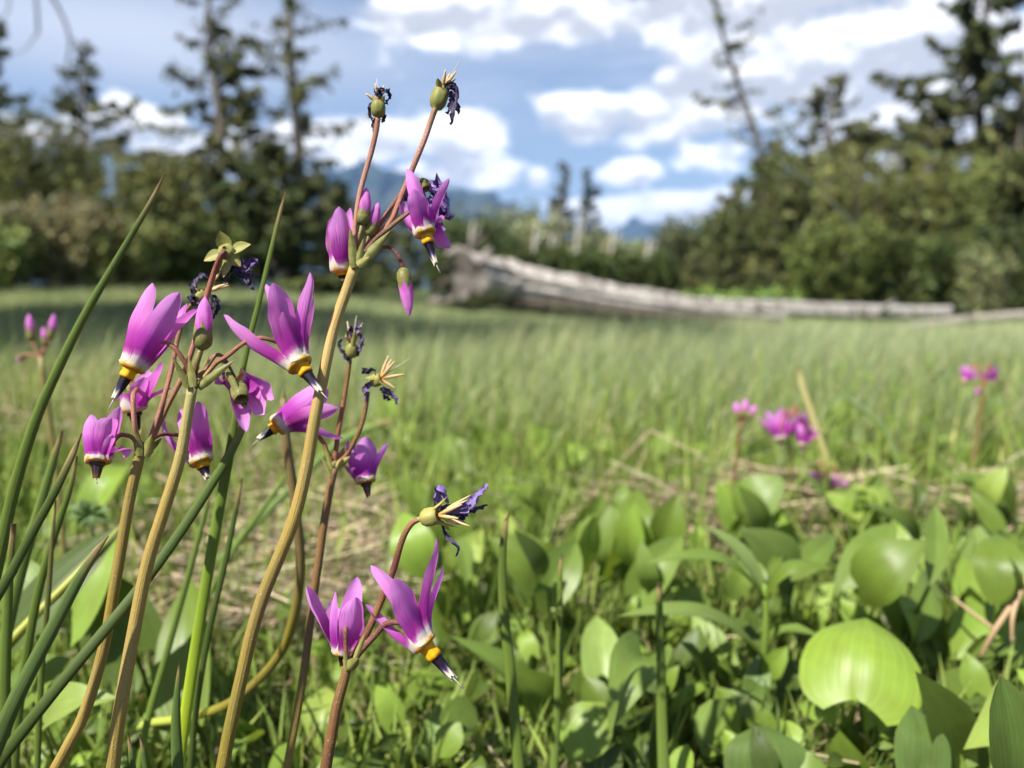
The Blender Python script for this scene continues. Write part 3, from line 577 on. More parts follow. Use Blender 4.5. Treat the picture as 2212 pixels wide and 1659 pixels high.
pq = x / y * FPX + 1106; kp = ~((pq < 420) & (y < 1.15) & (RNG.uniform(size=n) < .6)); x = x[kp]; y = y[kp]; h = h[kp]; w = w[kp]; kcol = kcol[kp]; n = len(x)
blades('meadow_sedge', np.stack([x, y, gz(x, y) - 0.004], 1), h, w, RNG.normal(0.2, 0.9, n), RNG.uniform(.15, .8, n), kcol, 2, label='fine pale green sedge filling the meadow up to the log', cat='sedge')
# ================================================================== shooting stars in the foreground
PX = FOCUS / FPX                                 # one frame pixel at the focus plane, about 0.09 mm
MM = 0.001
def bez(b0, b1, b2, b3, t):
    t = np.asarray(t)[:, None]; return (1 - t) ** 3 * b0 + 3 * (1 - t) ** 2 * t * b1 + 3 * (1 - t) * t * t * b2 + t ** 3 * b3
def perp_frame(a):
    a = unit(a); h = np3(FW) if abs(a.dot(np3(FW))) < 0.9 else np3(UP); e1 = unit(np.cross(a, h)); return e1, np.cross(a, e1)
def lathe(mb, org, a, prof, n=20, lobes=0, amp=0.0, rnd=0.0, v=None):
    """profile of (distance along a, radius) turned about a"""
    e1, e2 = perp_frame(a); th = np.linspace(0, 2 * math.pi, n, endpoint=False); P = np.zeros((len(prof), n, 3)); tv = np.zeros((len(prof), n, 3))
    for k, (z, r) in enumerate(prof):
        rr = r * (1 + amp * np.cos(lobes * th)) if lobes else np.full(n, r)
        P[k] = org + a * z + rr[:, None] * (np.cos(th)[:, None] * e1 + np.sin(th)[:, None] * e2)
        tv[k, :, 0] = np.abs(np.sin(th * 2.5)); tv[k, :, 1] = (k / (len(prof) - 1)) if v is None else v[k]; tv[k, :, 2] = rnd
    mb.grid(P, tv, wrap=True)
WK = [0, .06, .14, .28, .48, .66, .80, .90, .96, 1.0]; WV = [.60, .68, .78, .90, .98, .96, .82, .58, .36, .05]
def petal(parent, M, a, R, tip, width, twist=0.0, cup=0.25, bow=0.12, fold=0.22, seed=0, phi_off=0.0, mat='petal', nv=26, nu=9, name='petal', rough=0.065, hook=0.0):
    """one reflexed petal: from the rim of the mouth M (axis a points to the anthers) back to its tip"""
    rng = random.Random(seed); pexp = rng.uniform(.82, 1.25); pw = rng.uniform(.9, 1.08); M = np3(M); tip = np3(tip); q = tip - M; rad = unit(q - a * q.dot(a))
    if phi_off: rad = unit(rad * math.cos(phi_off) + np.cross(a, rad) * math.sin(phi_off))
    b0 = M + rad * R; D = np.linalg.norm(tip - b0)
    b1 = b0 - a * D * 0.34 + rad * D * (0.05 + bow * .5); b2 = tip - unit(tip - b0) * D * 0.34 + rad * D * bow - a * hook * D
    n0 = 4; pre = [M + a * .9 * MM + rad * R * .66, M + a * .75 * MM + rad * R * .90, M + a * .35 * MM + rad * R * 1.02]
    body = bez(b0, b1, b2, tip, np.linspace(0, 1, nv - 3)); P = np.concatenate([np.array(pre), body])
    L = np.concatenate([[0], np.cumsum(np.linalg.norm(np.diff(P, axis=0), axis=1))]); v = L / L[-1]
    T = np.gradient(P, axis=0); T /= np.linalg.norm(T, axis=1)[:, None] + 1e-12
    s = np.linspace(-1, 1, nu); G_ = np.zeros((nv, nu, 3)); tv = np.zeros((nv, nu, 3)); rv = rng.random()
    lat0 = unit(np.cross(a, rad)); ph = rng.uniform(0, 6.28); baseh = R * math.tan(math.pi / 5) * 1.04
    for k in range(nv):
        lat = unit(lat0 - T[k] * lat0.dot(T[k])); nr = unit(np.cross(lat, T[k]))
        if nr.dot(rad) < 0: nr = -nr
        tw = twist * v[k] ** 1.5; lat, nr = lat * math.cos(tw) + nr * math.sin(tw), nr * math.cos(tw) - lat * math.sin(tw)
        hw = np.interp(v[k] ** pexp, WK, WV) * width * .49 * pw; bl = max(0, 1 - v[k] / 0.20); hw = hw * (1 - bl) + baseh * bl
        hw *= 1 + rough * math.sin(v[k] * 13 + ph) * v[k]
        asym = 1 + 0.05 * np.sign(s) * math.sin(v[k] * 7 + ph)
        curv = bl * (hw * hw) / (2 * R) + (1 - bl) * hw * (cup + 0.10 * math.sin(v[k] * 6 + ph))
        edge = -curv * s ** 2 - fold * hw * (1 - bl) * (np.sqrt(s * s + .02) - .14) + rough * hw * .9 * np.sin(v[k] * 17 + ph * 2 + s * 1.5) * s * v[k]
        cx = np.cos(fold * 0.9 * (1 - bl))
        G_[k] = P[k] + (s * hw * asym * cx)[:, None] * lat + edge[:, None] * nr
        tv[k, :, 0] = s; tv[k, :, 1] = v[k]; tv[k, :, 2] = rv
    mb = MB(); mb.grid(G_, tv); return mb.build(name, MAT[mat], parent)
def sepal(mb, base, d, nrm, L, w, rnd, bend=0.25, nv=8, nu=5):
    d = unit(d); nrm = unit(nrm - d * np.dot(nrm, d)); lat = np.cross(d, nrm); s = np.linspace(-1, 1, nu); P = np.zeros((nv, nu, 3)); tv = np.zeros((nv, nu, 3))
    for k in range(nv):
        f = k / (nv - 1); hw = w * .5 * np.interp(f, [0, .25, .55, .85, 1], [.75, 1, .85, .35, .02])
        c = base + d * L * f + nrm * bend * L * f * f
        P[k] = c + (s * hw)[:, None] * lat - (s * s * hw * .35)[:, None] * nrm + (np.exp(-(s / .25) ** 2) * hw * .10)[:, None] * nrm; tv[k, :, 0] = s; tv[k, :, 1] = f * .9; tv[k, :, 2] = rnd
    mb.grid(P, tv)
def flower(plant, mouth, depth, tip, tip_d, petals, scale=1.0, dark=False, style=True, cal=True, seed=0, label=None, ratio=0.36):
    """nodding bloom; mouth/tip in frame pixels; petals: (x, y, depth offset in mm, width in px, options)"""
    M = np3(W(mouth[0], mouth[1], depth)); TP = np3(W(tip[0], tip[1], depth + tip_d * MM)); a = unit(TP - M); L = np.linalg.norm(TP - M)
    pxd = depth / FPX; R = 29 * pxd * scale; e1, e2 = perp_frame(a)
    mb = MB(); r1 = R * .56; zf = L * ratio                     # filament tube
    lathe(mb, M, a, [(-.2 * MM, R * .66), (.4 * MM, R * .66), (.85 * MM, R * .60), (zf * .5, r1 * .90), (zf * .75, r1 * .98), (zf * .97, r1 * .92), (zf * 1.0, r1 * .6)], 25, 5, .05, v=[0, .05, .12, .3, .6, .9, 1.0])
    fl = mb.build('flower', MAT['dark_anther' if dark else 'filament'], plant, loc=M)
    b = MB(); lathe(b, M, -a, [(-.9 * MM, R * .62), (-.78 * MM, R * .86), (-.3 * MM, R * .985), (.3 * MM, R * .985), (1.2 * MM, R * .93), (2.4 * MM, R * .84), (3.4 * MM, R * .76)], 30, 5, .035, seed * .13 % 1, v=[0, .03, .055, .08, .12, .17, .24]); b.build('collar', MAT['petal'], fl)
    if label: fl["label"] = label
    for k in range(5):                                           # five anthers closing to a cone
        th = 2 * math.pi * k / 5 + seed; rd = e1 * math.cos(th) + e2 * math.sin(th); tn = np.cross(a, rd); rng = random.Random(seed * 31 + k)
        m = 9; P = np.zeros((m, 7, 3)); tv = np.zeros((m, 7, 3)); s = np.linspace(-1, 1, 7); spread = rng.uniform(.04, .16) * r1; le = rng.uniform(.92, 1.03)
        for i in range(m):
            f = i / (m - 1); z = zf * .93 + (L * le - zf * .93) * f; rr = r1 * (.50 * (1 - f) + .30) + spread * f; hw = r1 * np.interp(f, [0, .15, .7, .93, 1], [.56, .54, .36, .24, .05])
            P[i] = M + a * z + rd * rr + (s * hw)[:, None] * tn - (s * s * hw * .7)[:, None] * rd; tv[i, :, 0] = np.abs(s); tv[i, :, 1] = f; tv[i, :, 2] = k
        b = MB(); b.grid(P, tv); b.build('anther', MAT['dark_anther' if dark else 'anther'], fl)
    if style:
        b = MB(); b.tube([M + a * L * .85, M + a * L * 1.08 + e1 * .1 * MM, M + a * L * 1.26 + e1 * .25 * MM], [.12 * MM, .10 * MM, .13 * MM], 6); b.build('style', MAT['style'], fl)
    if cal:
        b = MB(); lathe(b, M, -a, [(-.1 * MM, R * .62), (1.2 * MM, R * .66), (2.6 * MM, R * .74), (4.2 * MM, R * .62), (5.2 * MM, R * .35), (5.6 * MM, R * .16)], 15)
        for k in range(5):
            th = 2 * math.pi * (k + .5) / 5 + seed; rd = e1 * math.cos(th) + e2 * math.sin(th)
            sepal(b, M - a * 2.4 * MM + rd * R * .66, -a * .9 + rd * .05, rd, 3.4 * MM, 1.7 * MM, 0.1, 0.0)
        b.build('calyx', MAT['calyx'], fl)
    for k, pt in enumerate(petals):
        x, y, dd, w = pt[:4]; kw = pt[4] if len(pt) > 4 else {}
        petal(fl, M, a, R, W(x, y, depth + dd * MM), w * pxd, seed=seed * 17 + k, **kw)
    return fl, M - a * 5.4 * MM
def stalk(name, parent, pts, rads, cols, n=10, smooth=40, mat='stem', rnd=0.0):
    """tapering tube; colours given along its length"""
    P, R = resample(np.array([list(p) for p in pts]), np.array(rads, float), smooth); mb = MB(); mb.tube(P, R, n, rnd=rnd)
    cols = np.asarray(cols, float); t = np.linspace(0, 1, len(P)); K = np.stack([np.interp(t, np.linspace(0, 1, len(cols)), cols[:, c]) for c in range(3)], 1)
    k4 = np.ones((len(P) * n, 4)); k4[:, :3] = np.repeat(K, n, axis=0); mb.K[0] = k4
    return mb.build(name, MAT[mat], parent)
TAN = (0.34, 0.240, 0.060); TAN2 = (0.262, 0.188, 0.043); OLIVE = (0.195, 0.162, 0.026); RED = (0.30, 0.115, 0.065); DRED = (0.135, 0.045, 0.028); BROWN = (0.20, 0.108, 0.036); GOLD = (0.52, 0.36, 0.12); PINK = (0.42, 0.20, 0.135); GREENY = (0.36, 0.33, 0.11)
def to_ground(pts):
    """carry a stalk on from its last point down to the soil"""
    p = np3(pts[-1]); q = np3(pts[-2]); d = unit(p - q); d[2] = min(d[2], -.75); out = list(pts)
    for f in (.5, 1.0):
        x = p + d * (p[2] / -d[2]) * f; x[2] = p[2] * (1 - f) + (float(gz(x[0], x[1])) - .004) * f; out.append(Vector(x))
    return out
def main_stem(plant, px, ds, rpx, cols):
    pts = to_ground([W(x, y, d) for (x, y), d in zip(px, ds)]); r = [q * .93 * d / FPX for q, d in zip(rpx, ds)]; r += [r[-1] * 1.05, r[-1] * 1.1]
    return stalk('stem', plant, pts, r, cols, 14, 90)
def pedicel(plant, px, ds, r0, r1, cols, end=None, n=9):
    pts = [W(x, y, d) for (x, y), d in zip(px, ds)]
    if end is not None: pts.append(Vector(end))
    return stalk('pedicel', plant, pts, np.linspace(r0, r1, len(pts)) * ds[0] / FPX, cols, n, 36)
def bract(plant, b, t, d0, d1, wpx, bend=.12, rnd=0.0, name='bract'):
    B = np3(W(*b, d0)); T_ = np3(W(*t, d1)); mb = MB(); sepal(mb, B, T_ - B, -np3(FW), np.linalg.norm(T_ - B), wpx * d0 / FPX, rnd, bend, 9, 7); return mb.build(name, MAT['calyx'], plant)
def umbel_knob(plant, x, y, d, rpx):
    mb = MB(); c = np3(W(x, y, d)); r = rpx * d / FPX; lathe(mb, c, np.array([0, 0, 1.0]), [(-1.1 * r, r * .72), (-.5 * r, r * .95), (.1 * r, r * 1.05), (.6 * r, r * .8), (.9 * r, r * .2)], 14, 5, .06); return mb.build('umbel_node', MAT['calyx'], plant)
def bud(plant, b, t, d, wpx, dd=0.0, split=0.45, seed=0, label=None):
    """closed bud: twisted magenta cone in a green calyx"""
    B = np3(W(*b, d)); T_ = np3(W(*t, d + dd * MM)); a = unit(T_ - B); L = np.linalg.norm(T_ - B); w = wpx * d / FPX * .5
    cal = MB(); lathe(cal, B, a, [(0, w * .2), (L * .03, w * .55), (L * .10, w * .92), (L * .22, w * 1.02), (L * split * .72, w * .96)], 20)
    e1, e2 = perp_frame(a)
    for k in range(5):
        th = 2 * math.pi * k / 5 + seed; rd = e1 * math.cos(th) + e2 * math.sin(th); sepal(cal, B + a * L * split * .55 + rd * w * .97, a, rd, L * split * .75, w * 1.15, 0.0, -.04)
    o = cal.build('bud', MAT['calyx'], plant, loc=B)
    if label: o["label"] = label
    P = np.zeros((22, 25, 3)); tv = np.zeros((22, 25, 3)); th = np.linspace(0, 2 * math.pi, 25)
    for k in range(22):
        f = k / 21; z = L * (split * .35 + (1 - split * .35) * f); r = w * .86 * np.interp(f, [0, .3, .55, .8, .95, 1], [.95, 1.02, .95, .64, .24, .01]) * (1 + .10 * np.abs(np.sin(2.5 * (th + f * 1.6))))
        P[k] = B + a * z + r[:, None] * (np.cos(th)[:, None] * e1 + np.sin(th)[:, None] * e2); tv[k, :, 0] = np.sin(2.5 * (th + f * 1.6)); tv[k, :, 1] = .30 + .55 * f; tv[k, :, 2] = .6
    m = MB(); m.grid(P, tv); m.build('furled_petals', MAT['petal'], o); return o
def crumple(parent, pts, wpx, d, seed, light=0.0, n=18, tw=5.0):
    """a shrivelled petal: narrow crinkled ribbon through frame points with depths"""
    rng = np.random.default_rng(seed); P, _ = resample(np.array([list(W(x, y, d + dd * MM)) for x, y, dd in pts]), np.zeros(len(pts)), n); w = wpx * d / FPX * .5
    P += rng.normal(0, w * .22, P.shape) * np.linspace(.2, 1, n)[:, None]; T = np.gradient(P, axis=0); T /= np.linalg.norm(T, axis=1)[:, None]
    lat = unit(np.cross(T[0], np3(FW))); s = np.linspace(-1, 1, 5); Q = np.zeros((n, 5, 3)); tv = np.zeros((n, 5, 3)); ph = rng.uniform(0, 6)
    for k in range(n):
        lat = unit(lat - T[k] * lat.dot(T[k])); nr = np.cross(T[k], lat); an = math.sin(k / n * tw + ph) * .9; l2 = lat * math.cos(an) + nr * math.sin(an); n2 = np.cross(T[k], l2)
        hw = w * np.interp(k / (n - 1), [0, .3, .7, 1], [.6, 1, .9, .35]) * (1 + .25 * math.sin(k * 1.9 + ph))
        Q[k] = P[k] + (s * hw)[:, None] * l2 + (np.array([.5, -.35, .45, -.3, .5]) * hw * (1 + .5 * math.sin(k * 1.3)))[:, None] * n2; tv[k, :, 0] = s; tv[k, :, 1] = k / n; tv[k, :, 2] = light
    mb = MB(); mb.grid(Q, tv); return mb.build('withered_petal', MAT['withered'], parent)
def spent(plant, b, t, d, wpx, sepals, strips, anthers, dd=0.0, style=None, rnd=0.35, seed=0, label=None, cup=0.55):
    """faded bloom: cup-shaped calyx b->t, sepals, shrivelled petals, dried anthers"""
    B = np3(W(*b, d)); T_ = np3(W(*t, d + dd * MM)); a = unit(T_ - B); L = np.linalg.norm(T_ - B); w = wpx * d / FPX * .5
    m = MB(); lathe(m, B, a, [(-.12 * L, w * .22), (0, w * .30), (.08 * L, w * .68), (.3 * L, w * .98), (.6 * L, w * 1.0), (.85 * L, w * .86), (.88 * L, w * .70), (.6 * L, w * .6)], 22, 5, .05, rnd)
    o = m.build('spent_flower', MAT['calyx'], plant, loc=B)
    if label: o["label"] = label
    for k, (x, y, sd, sw) in enumerate(sepals):
        q = np3(W(x, y, d + sd * MM)) - B; rd = unit(q - a * q.dot(a)); base = B + a * L * .72 + rd * w * .9; e = np3(W(x, y, d + sd * MM)); mb = MB()
        sepal(mb, base, e - base, a if (e - base).dot(a) < .5 * np.linalg.norm(e - base) else rd, np.linalg.norm(e - base), sw * d / FPX, rnd, .08); mb.build('sepal', MAT['calyx'], o)
    for k, st in enumerate(strips): crumple(o, st[0], st[1], d, seed * 13 + k, st[2] if len(st) > 2 else 0.0)
    for k, (x, y, sd) in enumerate(anthers):
        e = np3(W(x, y, d + sd * MM)); b0 = B + a * L * .8 + unit(e - B - a * L * .8) * w * .15; mb = MB(); mb.tube([b0, b0 * .5 + e * .5, e], [.28 * MM, .42 * MM, .10 * MM], 6, flat=.5, smooth=8); mb.build('dried_anther', MAT['dried'], o)
    if style:
        e = np3(W(style[0], style[1], d + style[2] * MM)); mb = MB(); mb.tube([B + a * L * .7, e], [.14 * MM, .08 * MM], 5); mb.build('style', MAT['style'], o)
    return o

# ---------------------------------------------------------------- second stalk from the left: two big blooms, an upright bud, a fading bloom
p2 = empty('shooting_star', (0, 0, 0), 'shooting star with two big open blooms facing apart and an upright bud between', 'flower', 'shooting stars in the foreground'); p2.location = on_ground(235, .165)
main_stem(p2, [(416, 836), (404, 905), (388, 994), (352, 1110), (318, 1221), (285, 1387), (262, 1520), (250, 1600), (243, 1664)], [.1545] * 9, [11, 12, 13, 14, 14.5, 15, 15.5, 15.5, 16], [GREENY, TAN, TAN, TAN, TAN2, TAN2, OLIVE, OLIVE, OLIVE])
umbel_knob(p2, 417, 828, .1545, 12)
f1, c1 = flower(p2, (287, 790), .153, (243, 866), -2.0, [
    (329, 611, -1.0, 58, dict(bow=.10, cup=.30)), (387, 632, -5.5, 56, dict(bow=.06, cup=.28)), (405, 655, 6.0, 46, dict(cup=.3)), (430, 668, 4.0, 50, dict(bow=-.04, cup=.35)), (345, 690, 8, 46, dict())], seed=1, scale=.98)
f2, c2 = flower(p2, (646, 786), .154, (695, 849), -2.0, [
    (483, 680, 1.0, 56, dict(bow=.16, cup=.35, hook=-.1)), (575, 613, -3.0, 46, dict(bow=.26, fold=.6, twist=.5)), (590, 611, -5.5, 62, dict(bow=.04, cup=.22)), (670, 588, -1.5, 44, dict(bow=.20, fold=.75, twist=-.4)), (676, 640, 6.0, 40, dict(fold=.3))], seed=2)
pedicel(p2, [(411, 825), (406, 796), (380, 755), (358, 739), (341, 739)], [.154, .153, .152, .152, .1528], 5.5, 4.5, [DRED, RED, RED, RED], c1)
pedicel(p2, [(430, 829), (465, 787), (490, 770), (527, 741), (557, 731), (576, 732)], [.1545, .154, .1535, .153, .153, .1535], 5, 4.5, [GREENY, RED, RED, RED, DRED], c2)
bud(p2, (437, 757), (443, 640), .1535, 40, 0.5, .40, 3)
pedicel(p2, [(419, 822), (424, 790), (434, 756)], [.1545, .154, .1535], 6, 6, [DRED, BROWN, GREENY])
bract(p2, (405, 838), (374, 768), .153, .152, 16, .1); bract(p2, (428, 838), (496, 780), .153, .151, 20, -.22, name='bract'); bract(p2, (416, 836), (408, 770), .152, .1525, 18, .05, .1)
bract(p2, (424, 832), (452, 768), .156, .157, 20, .02, .0); bract(p2, (412, 834), (430, 776), .1565, .157, 22, .02, .25)
# fading bloom hanging to the right, seen from its calyx side
o = spent(p2, (512, 828), (524, 868), .1565, 36, [(476, 770, -2, 14), (505, 872, -3, 14), (531, 884, -2, 14)], [], [], dd=-3.5, rnd=.05, seed=41)
for k, (x, y, dd, wd, kw) in enumerate([(592, 862, 0, 52, dict(bow=.25, rough=.16)), (571, 896, -2, 48, dict(bow=.2, rough=.16)), (532, 933, -1, 40, dict(fold=.4)), (463, 828, 1, 40, dict(fold=.5, bow=.3)), (480, 790, 2.5, 40, dict(rough=.15))]):
    petal(o, np3(W(505, 812, .158)), unit(np3(W(488, 790, .162)) - np3(W(510, 830, .158))), 24 * PX, W(x, y, .157 + dd * MM), wd * PX, seed=80 + k, **kw)
pedicel(p2, [(430, 822), (455, 780), (468, 766), (484, 775), (498, 800), (511, 826)], [.156, .1575, .158, .158, .1575, .157], 5, 4.5, [RED, RED, DRED, DRED])

# ---------------------------------------------------------------- leftmost stalk: three drooping blooms, two spent ones held high
p1 = empty('shooting_star', on_ground(60, .17), 'leftmost shooting star with three small blooms below and a star shaped calyx on top', 'flower', 'shooting stars in the foreground')
main_stem(p1, [(305, 972), (296, 1010), (280, 1080), (252, 1242), (231, 1366), (207, 1465), (178, 1552), (150, 1605), (119, 1662)], [.160] * 9, [12, 12, 12, 12.5, 12.5, 13, 13, 13, 13], [TAN2, TAN2, TAN2, TAN, TAN2, TAN, GOLD, GOLD, GOLD])
umbel_knob(p1, 306, 966, .160, 13)
bract(p1, (300, 985), (292, 925), .1585, .158, 20, .1); bract(p1, (312, 985), (332, 936), .159, .158, 26, .12, .15); bract(p1, (318, 975), (352, 945), .161, .162, 14, .1, .05); bract(p1, (296, 960), (306, 925), .1615, .162, 18, .0)
f3, c3 = flower(p1, (212, 992), .158, (208, 1034), -1.5, [(197, 895, -1, 46, dict(bow=.18, cup=.4)), (241, 903, -4, 50, dict(bow=.06, cup=.4, hook=.1)), (260, 878, 3, 44, dict(bow=.05)), (286, 970, -1, 34, dict(bow=.35, fold=.5, twist=.8)), (205, 930, 6, 44, dict())], seed=3, dark=True, scale=.95)
petal(f3, np3(W(225, 985, .157)), unit(np3(W(208, 1034, .157)) - np3(W(212, 992, .157))), 10 * PX, W(240, 938, .1535), 24 * PX, seed=77, fold=.4, bow=.5, hook=.3)
pedicel(p1, [(297, 962), (287, 946), (272, 940), (256, 942)], [.159, .158, .1575, .1575], 5, 4.5, [RED, DRED, RED], W(236, 965, .158))
f4, c4 = flower(p1, (289, 879), .166, (297, 930), 1, [(352, 782, 0, 66, dict(bow=.10, cup=.35)), (310, 815, -5, 50, dict(bow=.12)), (371, 838, 4, 32, dict(bow=.1)), (262, 835, 3, 40, dict(bow=.2)), (320, 800, 6, 50, dict())], seed=4, dark=True, scale=.95)
pedicel(p1, [(303, 960), (292, 925), (288, 880), (288, 852), (296, 838)], [.1595, .158, .158, .159, .162], 5.5, 5, [RED, PINK, RED, DRED], c4)
f5, c5 = flower(p1, (434, 994), .168, (449, 1034), -1, [(351, 895, 2, 44, dict(bow=.22)), (391, 882, 0, 44, dict(bow=.10)), (428, 867, -4, 62, dict(bow=.08, cup=.35)), (446, 905, 2, 46, dict(bow=.10)), (410, 880, 6, 50, dict())], seed=5, scale=.9, ratio=.45)
pedicel(p1, [(318, 962), (335, 945), (352, 938), (378, 939)], [.161, .163, .165, .167], 5, 4.5, [RED, DRED, RED], c5)
pedicel(p1, [(322, 955), (345, 890), (370, 800), (384, 730), (398, 680), (412, 660), (424, 652)], [.1605, .162, .165, .167, .168, .168, .168], 5.5, 5, [RED, RED, RED, BROWN, BROWN])
spent(p1, (425, 652), (446, 626), .168, 26, [(420, 622, -1, 12), (462, 612, 0, 11), (452, 640, -2, 12)], [([(430, 640, 0), (418, 622, -1), (436, 598, 0), (452, 596, 0)], 18), ([(428, 645, -1), (412, 640, -1), (416, 655, -2), (440, 662, -2)], 20), ([(448, 640, 0), (466, 640, 0), (472, 660, 0), (460, 690, 0)], 10), ([(452, 632, -1), (462, 655, -1), (452, 676, -1)], 9)],
      [(476, 588, 0), (492, 612, -1), (495, 616, 1), (470, 622, -2)], seed=6, rnd=.5)
pedicel(p1, [(327, 952), (360, 880), (400, 800), (432, 700), (447, 640), (462, 590), (476, 555), (486, 540)], [.161, .163, .165, .164, .162, .161, .160, .160], 6, 6.5, [RED, BROWN, RED, PINK, PINK, RED, DRED])
spent(p1, (485, 536), (492, 548), .161, 36, [(474, 499, .5, 34), (439, 562, .5, 33), (540, 526, .5, 32), (520, 576, 1.0, 26), (484, 600, .5, 28)],
      [([(510, 565, 2), (530, 575, 2), (545, 560, 2), (540, 585, 2)], 24, .35), ([(505, 570, 2), (520, 600, 2), (540, 612, 2), (549, 626, 2)], 16), ([(512, 568, 3), (535, 592, 3), (556, 592, 3)], 12, .15), ([(500, 575, 3), (492, 600, 3), (484, 612, 3)], 14)],
      [(470, 602, 3), (480, 596, 4)], dd=1.6, rnd=.35, seed=7)

# ---------------------------------------------------------------- tallest, thick tan stalk
p3 = empty('shooting_star', on_ground(430, .17), 'tallest shooting star on a thick tan stalk, its spent heads against the sky', 'flower', 'shooting stars in the foreground')
main_stem(p3, [(766, 576), (748, 630), (722, 705), (701, 800), (680, 905), (661, 1015), (636, 1118), (602, 1205), (570, 1283), (543, 1370), (525, 1449), (500, 1560), (480, 1664)], [.157] * 13, [12, 12.5, 13, 13.5, 14, 14.5, 15, 15, 15, 15, 15, 15.5, 15.5], [TAN, GOLD, TAN, TAN, TAN2, TAN2, OLIVE, TAN2, TAN, TAN, OLIVE, OLIVE, OLIVE])
umbel_knob(p3, 767, 568, .157, 13)
f6, c6 = flower(p3, (737, 578), .1585, (742, 606), .4, [(733, 446, -3.5, 66, dict(bow=.10, cup=.35)), (757, 449, 2, 46, dict(bow=.05, cup=.3)), (716, 470, 3, 46, dict(bow=.1)), (750, 470, 7, 44, dict()), (725, 480, 8, 40, dict())], seed=8, style=False, scale=.85, ratio=.6)
pedicel(p3, [(764, 562), (758, 530), (750, 505)], [.157, .159, .1595], 5, 4.5, [RED, DRED], c6)
bud(p3, (782, 488), (792, 405), .1565, 32, 0.5, .38, 9); bud(p3, (797, 512), (818, 437), .1575, 28, 0.5, .38, 10)
pedicel(p3, [(768, 560), (773, 520), (782, 487)], [.157, .1565, .1565], 5, 5, [RED, RED, GREENY]); pedicel(p3, [(771, 560), (784, 535), (797, 511)], [.157, .1575, .1575], 5, 5, [RED, RED, GREENY])
pedicel(p3, [(765, 560), (765, 520), (767, 490), (776, 424), (790, 370), (803, 325), (812, 285), (817, 252)], [.156] * 8, 5.5, 6, [PINK, PINK, PINK, PINK, RED, RED])
spent(p3, (817, 254), (818, 214), .156, 31, [(806, 206, -1, 12), (830, 206, -1, 12)], [([(812, 220, 1), (800, 228, 1), (798, 250, 1), (808, 262, 0)], 9), ([(822, 205, -1), (834, 196, -1), (842, 208, 0), (832, 222, 0)], 13), ([(812, 206, -1), (818, 194, -1), (830, 192, -1)], 15), ([(820, 250, 1), (808, 262, 0), (806, 285, 0)], 9), ([(828, 240, 1), (830, 258, 1), (824, 266, 1)], 9)],
      [(790, 202, -1), (811, 180, -1), (830, 184, 0)], seed=11, rnd=.25, style=(814, 170, 0))
pedicel(p3, [(780, 555), (802, 523), (843, 480), (861, 439), (888, 372), (917, 301), (932, 258), (941, 233)], [.1575, .158, .159, .1595, .160, .160, .160, .160], 6, 6.5, [DRED, RED, RED, RED, PINK, BROWN])
spent(p3, (941, 236), (958, 184), .160, 37, [(946, 168, -2, 16), (974, 180, 0, 14)], [([(962, 192, -1), (978, 182, -1), (988, 200, -1), (984, 226, -1), (978, 250, -1), (974, 268, -1)], 15), ([(966, 200, 0), (982, 210, 0), (974, 228, 0), (968, 246, 0)], 15, .2), ([(970, 205, 0), (986, 222, 0), (990, 248, 0)], 12, .1), ([(964, 190, -1), (980, 188, -1)], 12)],
      [(963, 150, -1), (986, 153, 0), (984, 170, 1), (972, 158, 1)], dd=1, seed=12, rnd=.25, style=(993, 132, 0))
f7, c7 = flower(p3, (917, 500), .1555, (942, 572), -1, [(879, 364, -1, 40, dict(bow=.22, fold=.4, hook=.12)), (893, 408, -5, 50, dict(bow=.10, cup=.3)), (970, 384, -2, 36, dict(bow=.24, fold=.5, hook=.1)), (866, 432, 4, 40, dict(bow=.2)), (958, 470, 5, 46, dict(bow=.2, rough=.1)), (970, 537, 6, 40, dict(bow=.12, rough=.12, phi_off=.3))], seed=13, scale=.86, ratio=.38)
pedicel(p3, [(784, 552), (808, 520), (838, 494), (866, 472), (884, 458)], [.1565, .1565, .156, .156, .156], 5.5, 4.5, [DRED, DRED, BROWN, DRED], c7)
spent(p3, (912, 388), (922, 412), .163, 26, [(918, 385, -2, 12), (946, 412, 0, 12), (905, 420, -1, 12), (920, 446, -1, 14)], [([(928, 412, 0), (945, 405, 0), (958, 430, 0), (950, 460, 0)], 44, .8), ([(930, 430, 0), (955, 450, 0), (975, 470, 0)], 40, .75), ([(900, 400, 0), (880, 420, 0), (862, 436, 0)], 30, .8), ([(925, 430, 1), (935, 470, 1), (950, 500, 1)], 44, .7)], [], dd=-1, seed=14, rnd=.1)
pedicel(p3, [(778, 552), (812, 500), (850, 440), (880, 400), (895, 390), (910, 390)], [.158, .160, .162, .163, .163, .163], 5, 5, [RED, RED, DRED, DRED])
bud(p3, (870, 578), (885, 683), .158, 32, -1, .38, 15, 'nodding bud hanging from a short curved stalk')
pedicel(p3, [(775, 560), (800, 545), (830, 533), (850, 540), (864, 560), (870, 579)], [.157, .1575, .158, .158, .158, .158], 4.5, 4.5, [GREENY, RED, DRED, DRED])
bract(p3, (785, 562), (845, 500), .1555, .155, 24, .12); bract(p3, (764, 578), (757, 490), .1555, .155, 20, .05); bract(p3, (772, 574), (800, 555), .154, .153, 20, .1, .3); bract(p3, (772, 570), (786, 515), .1555, .155, 16, .05)

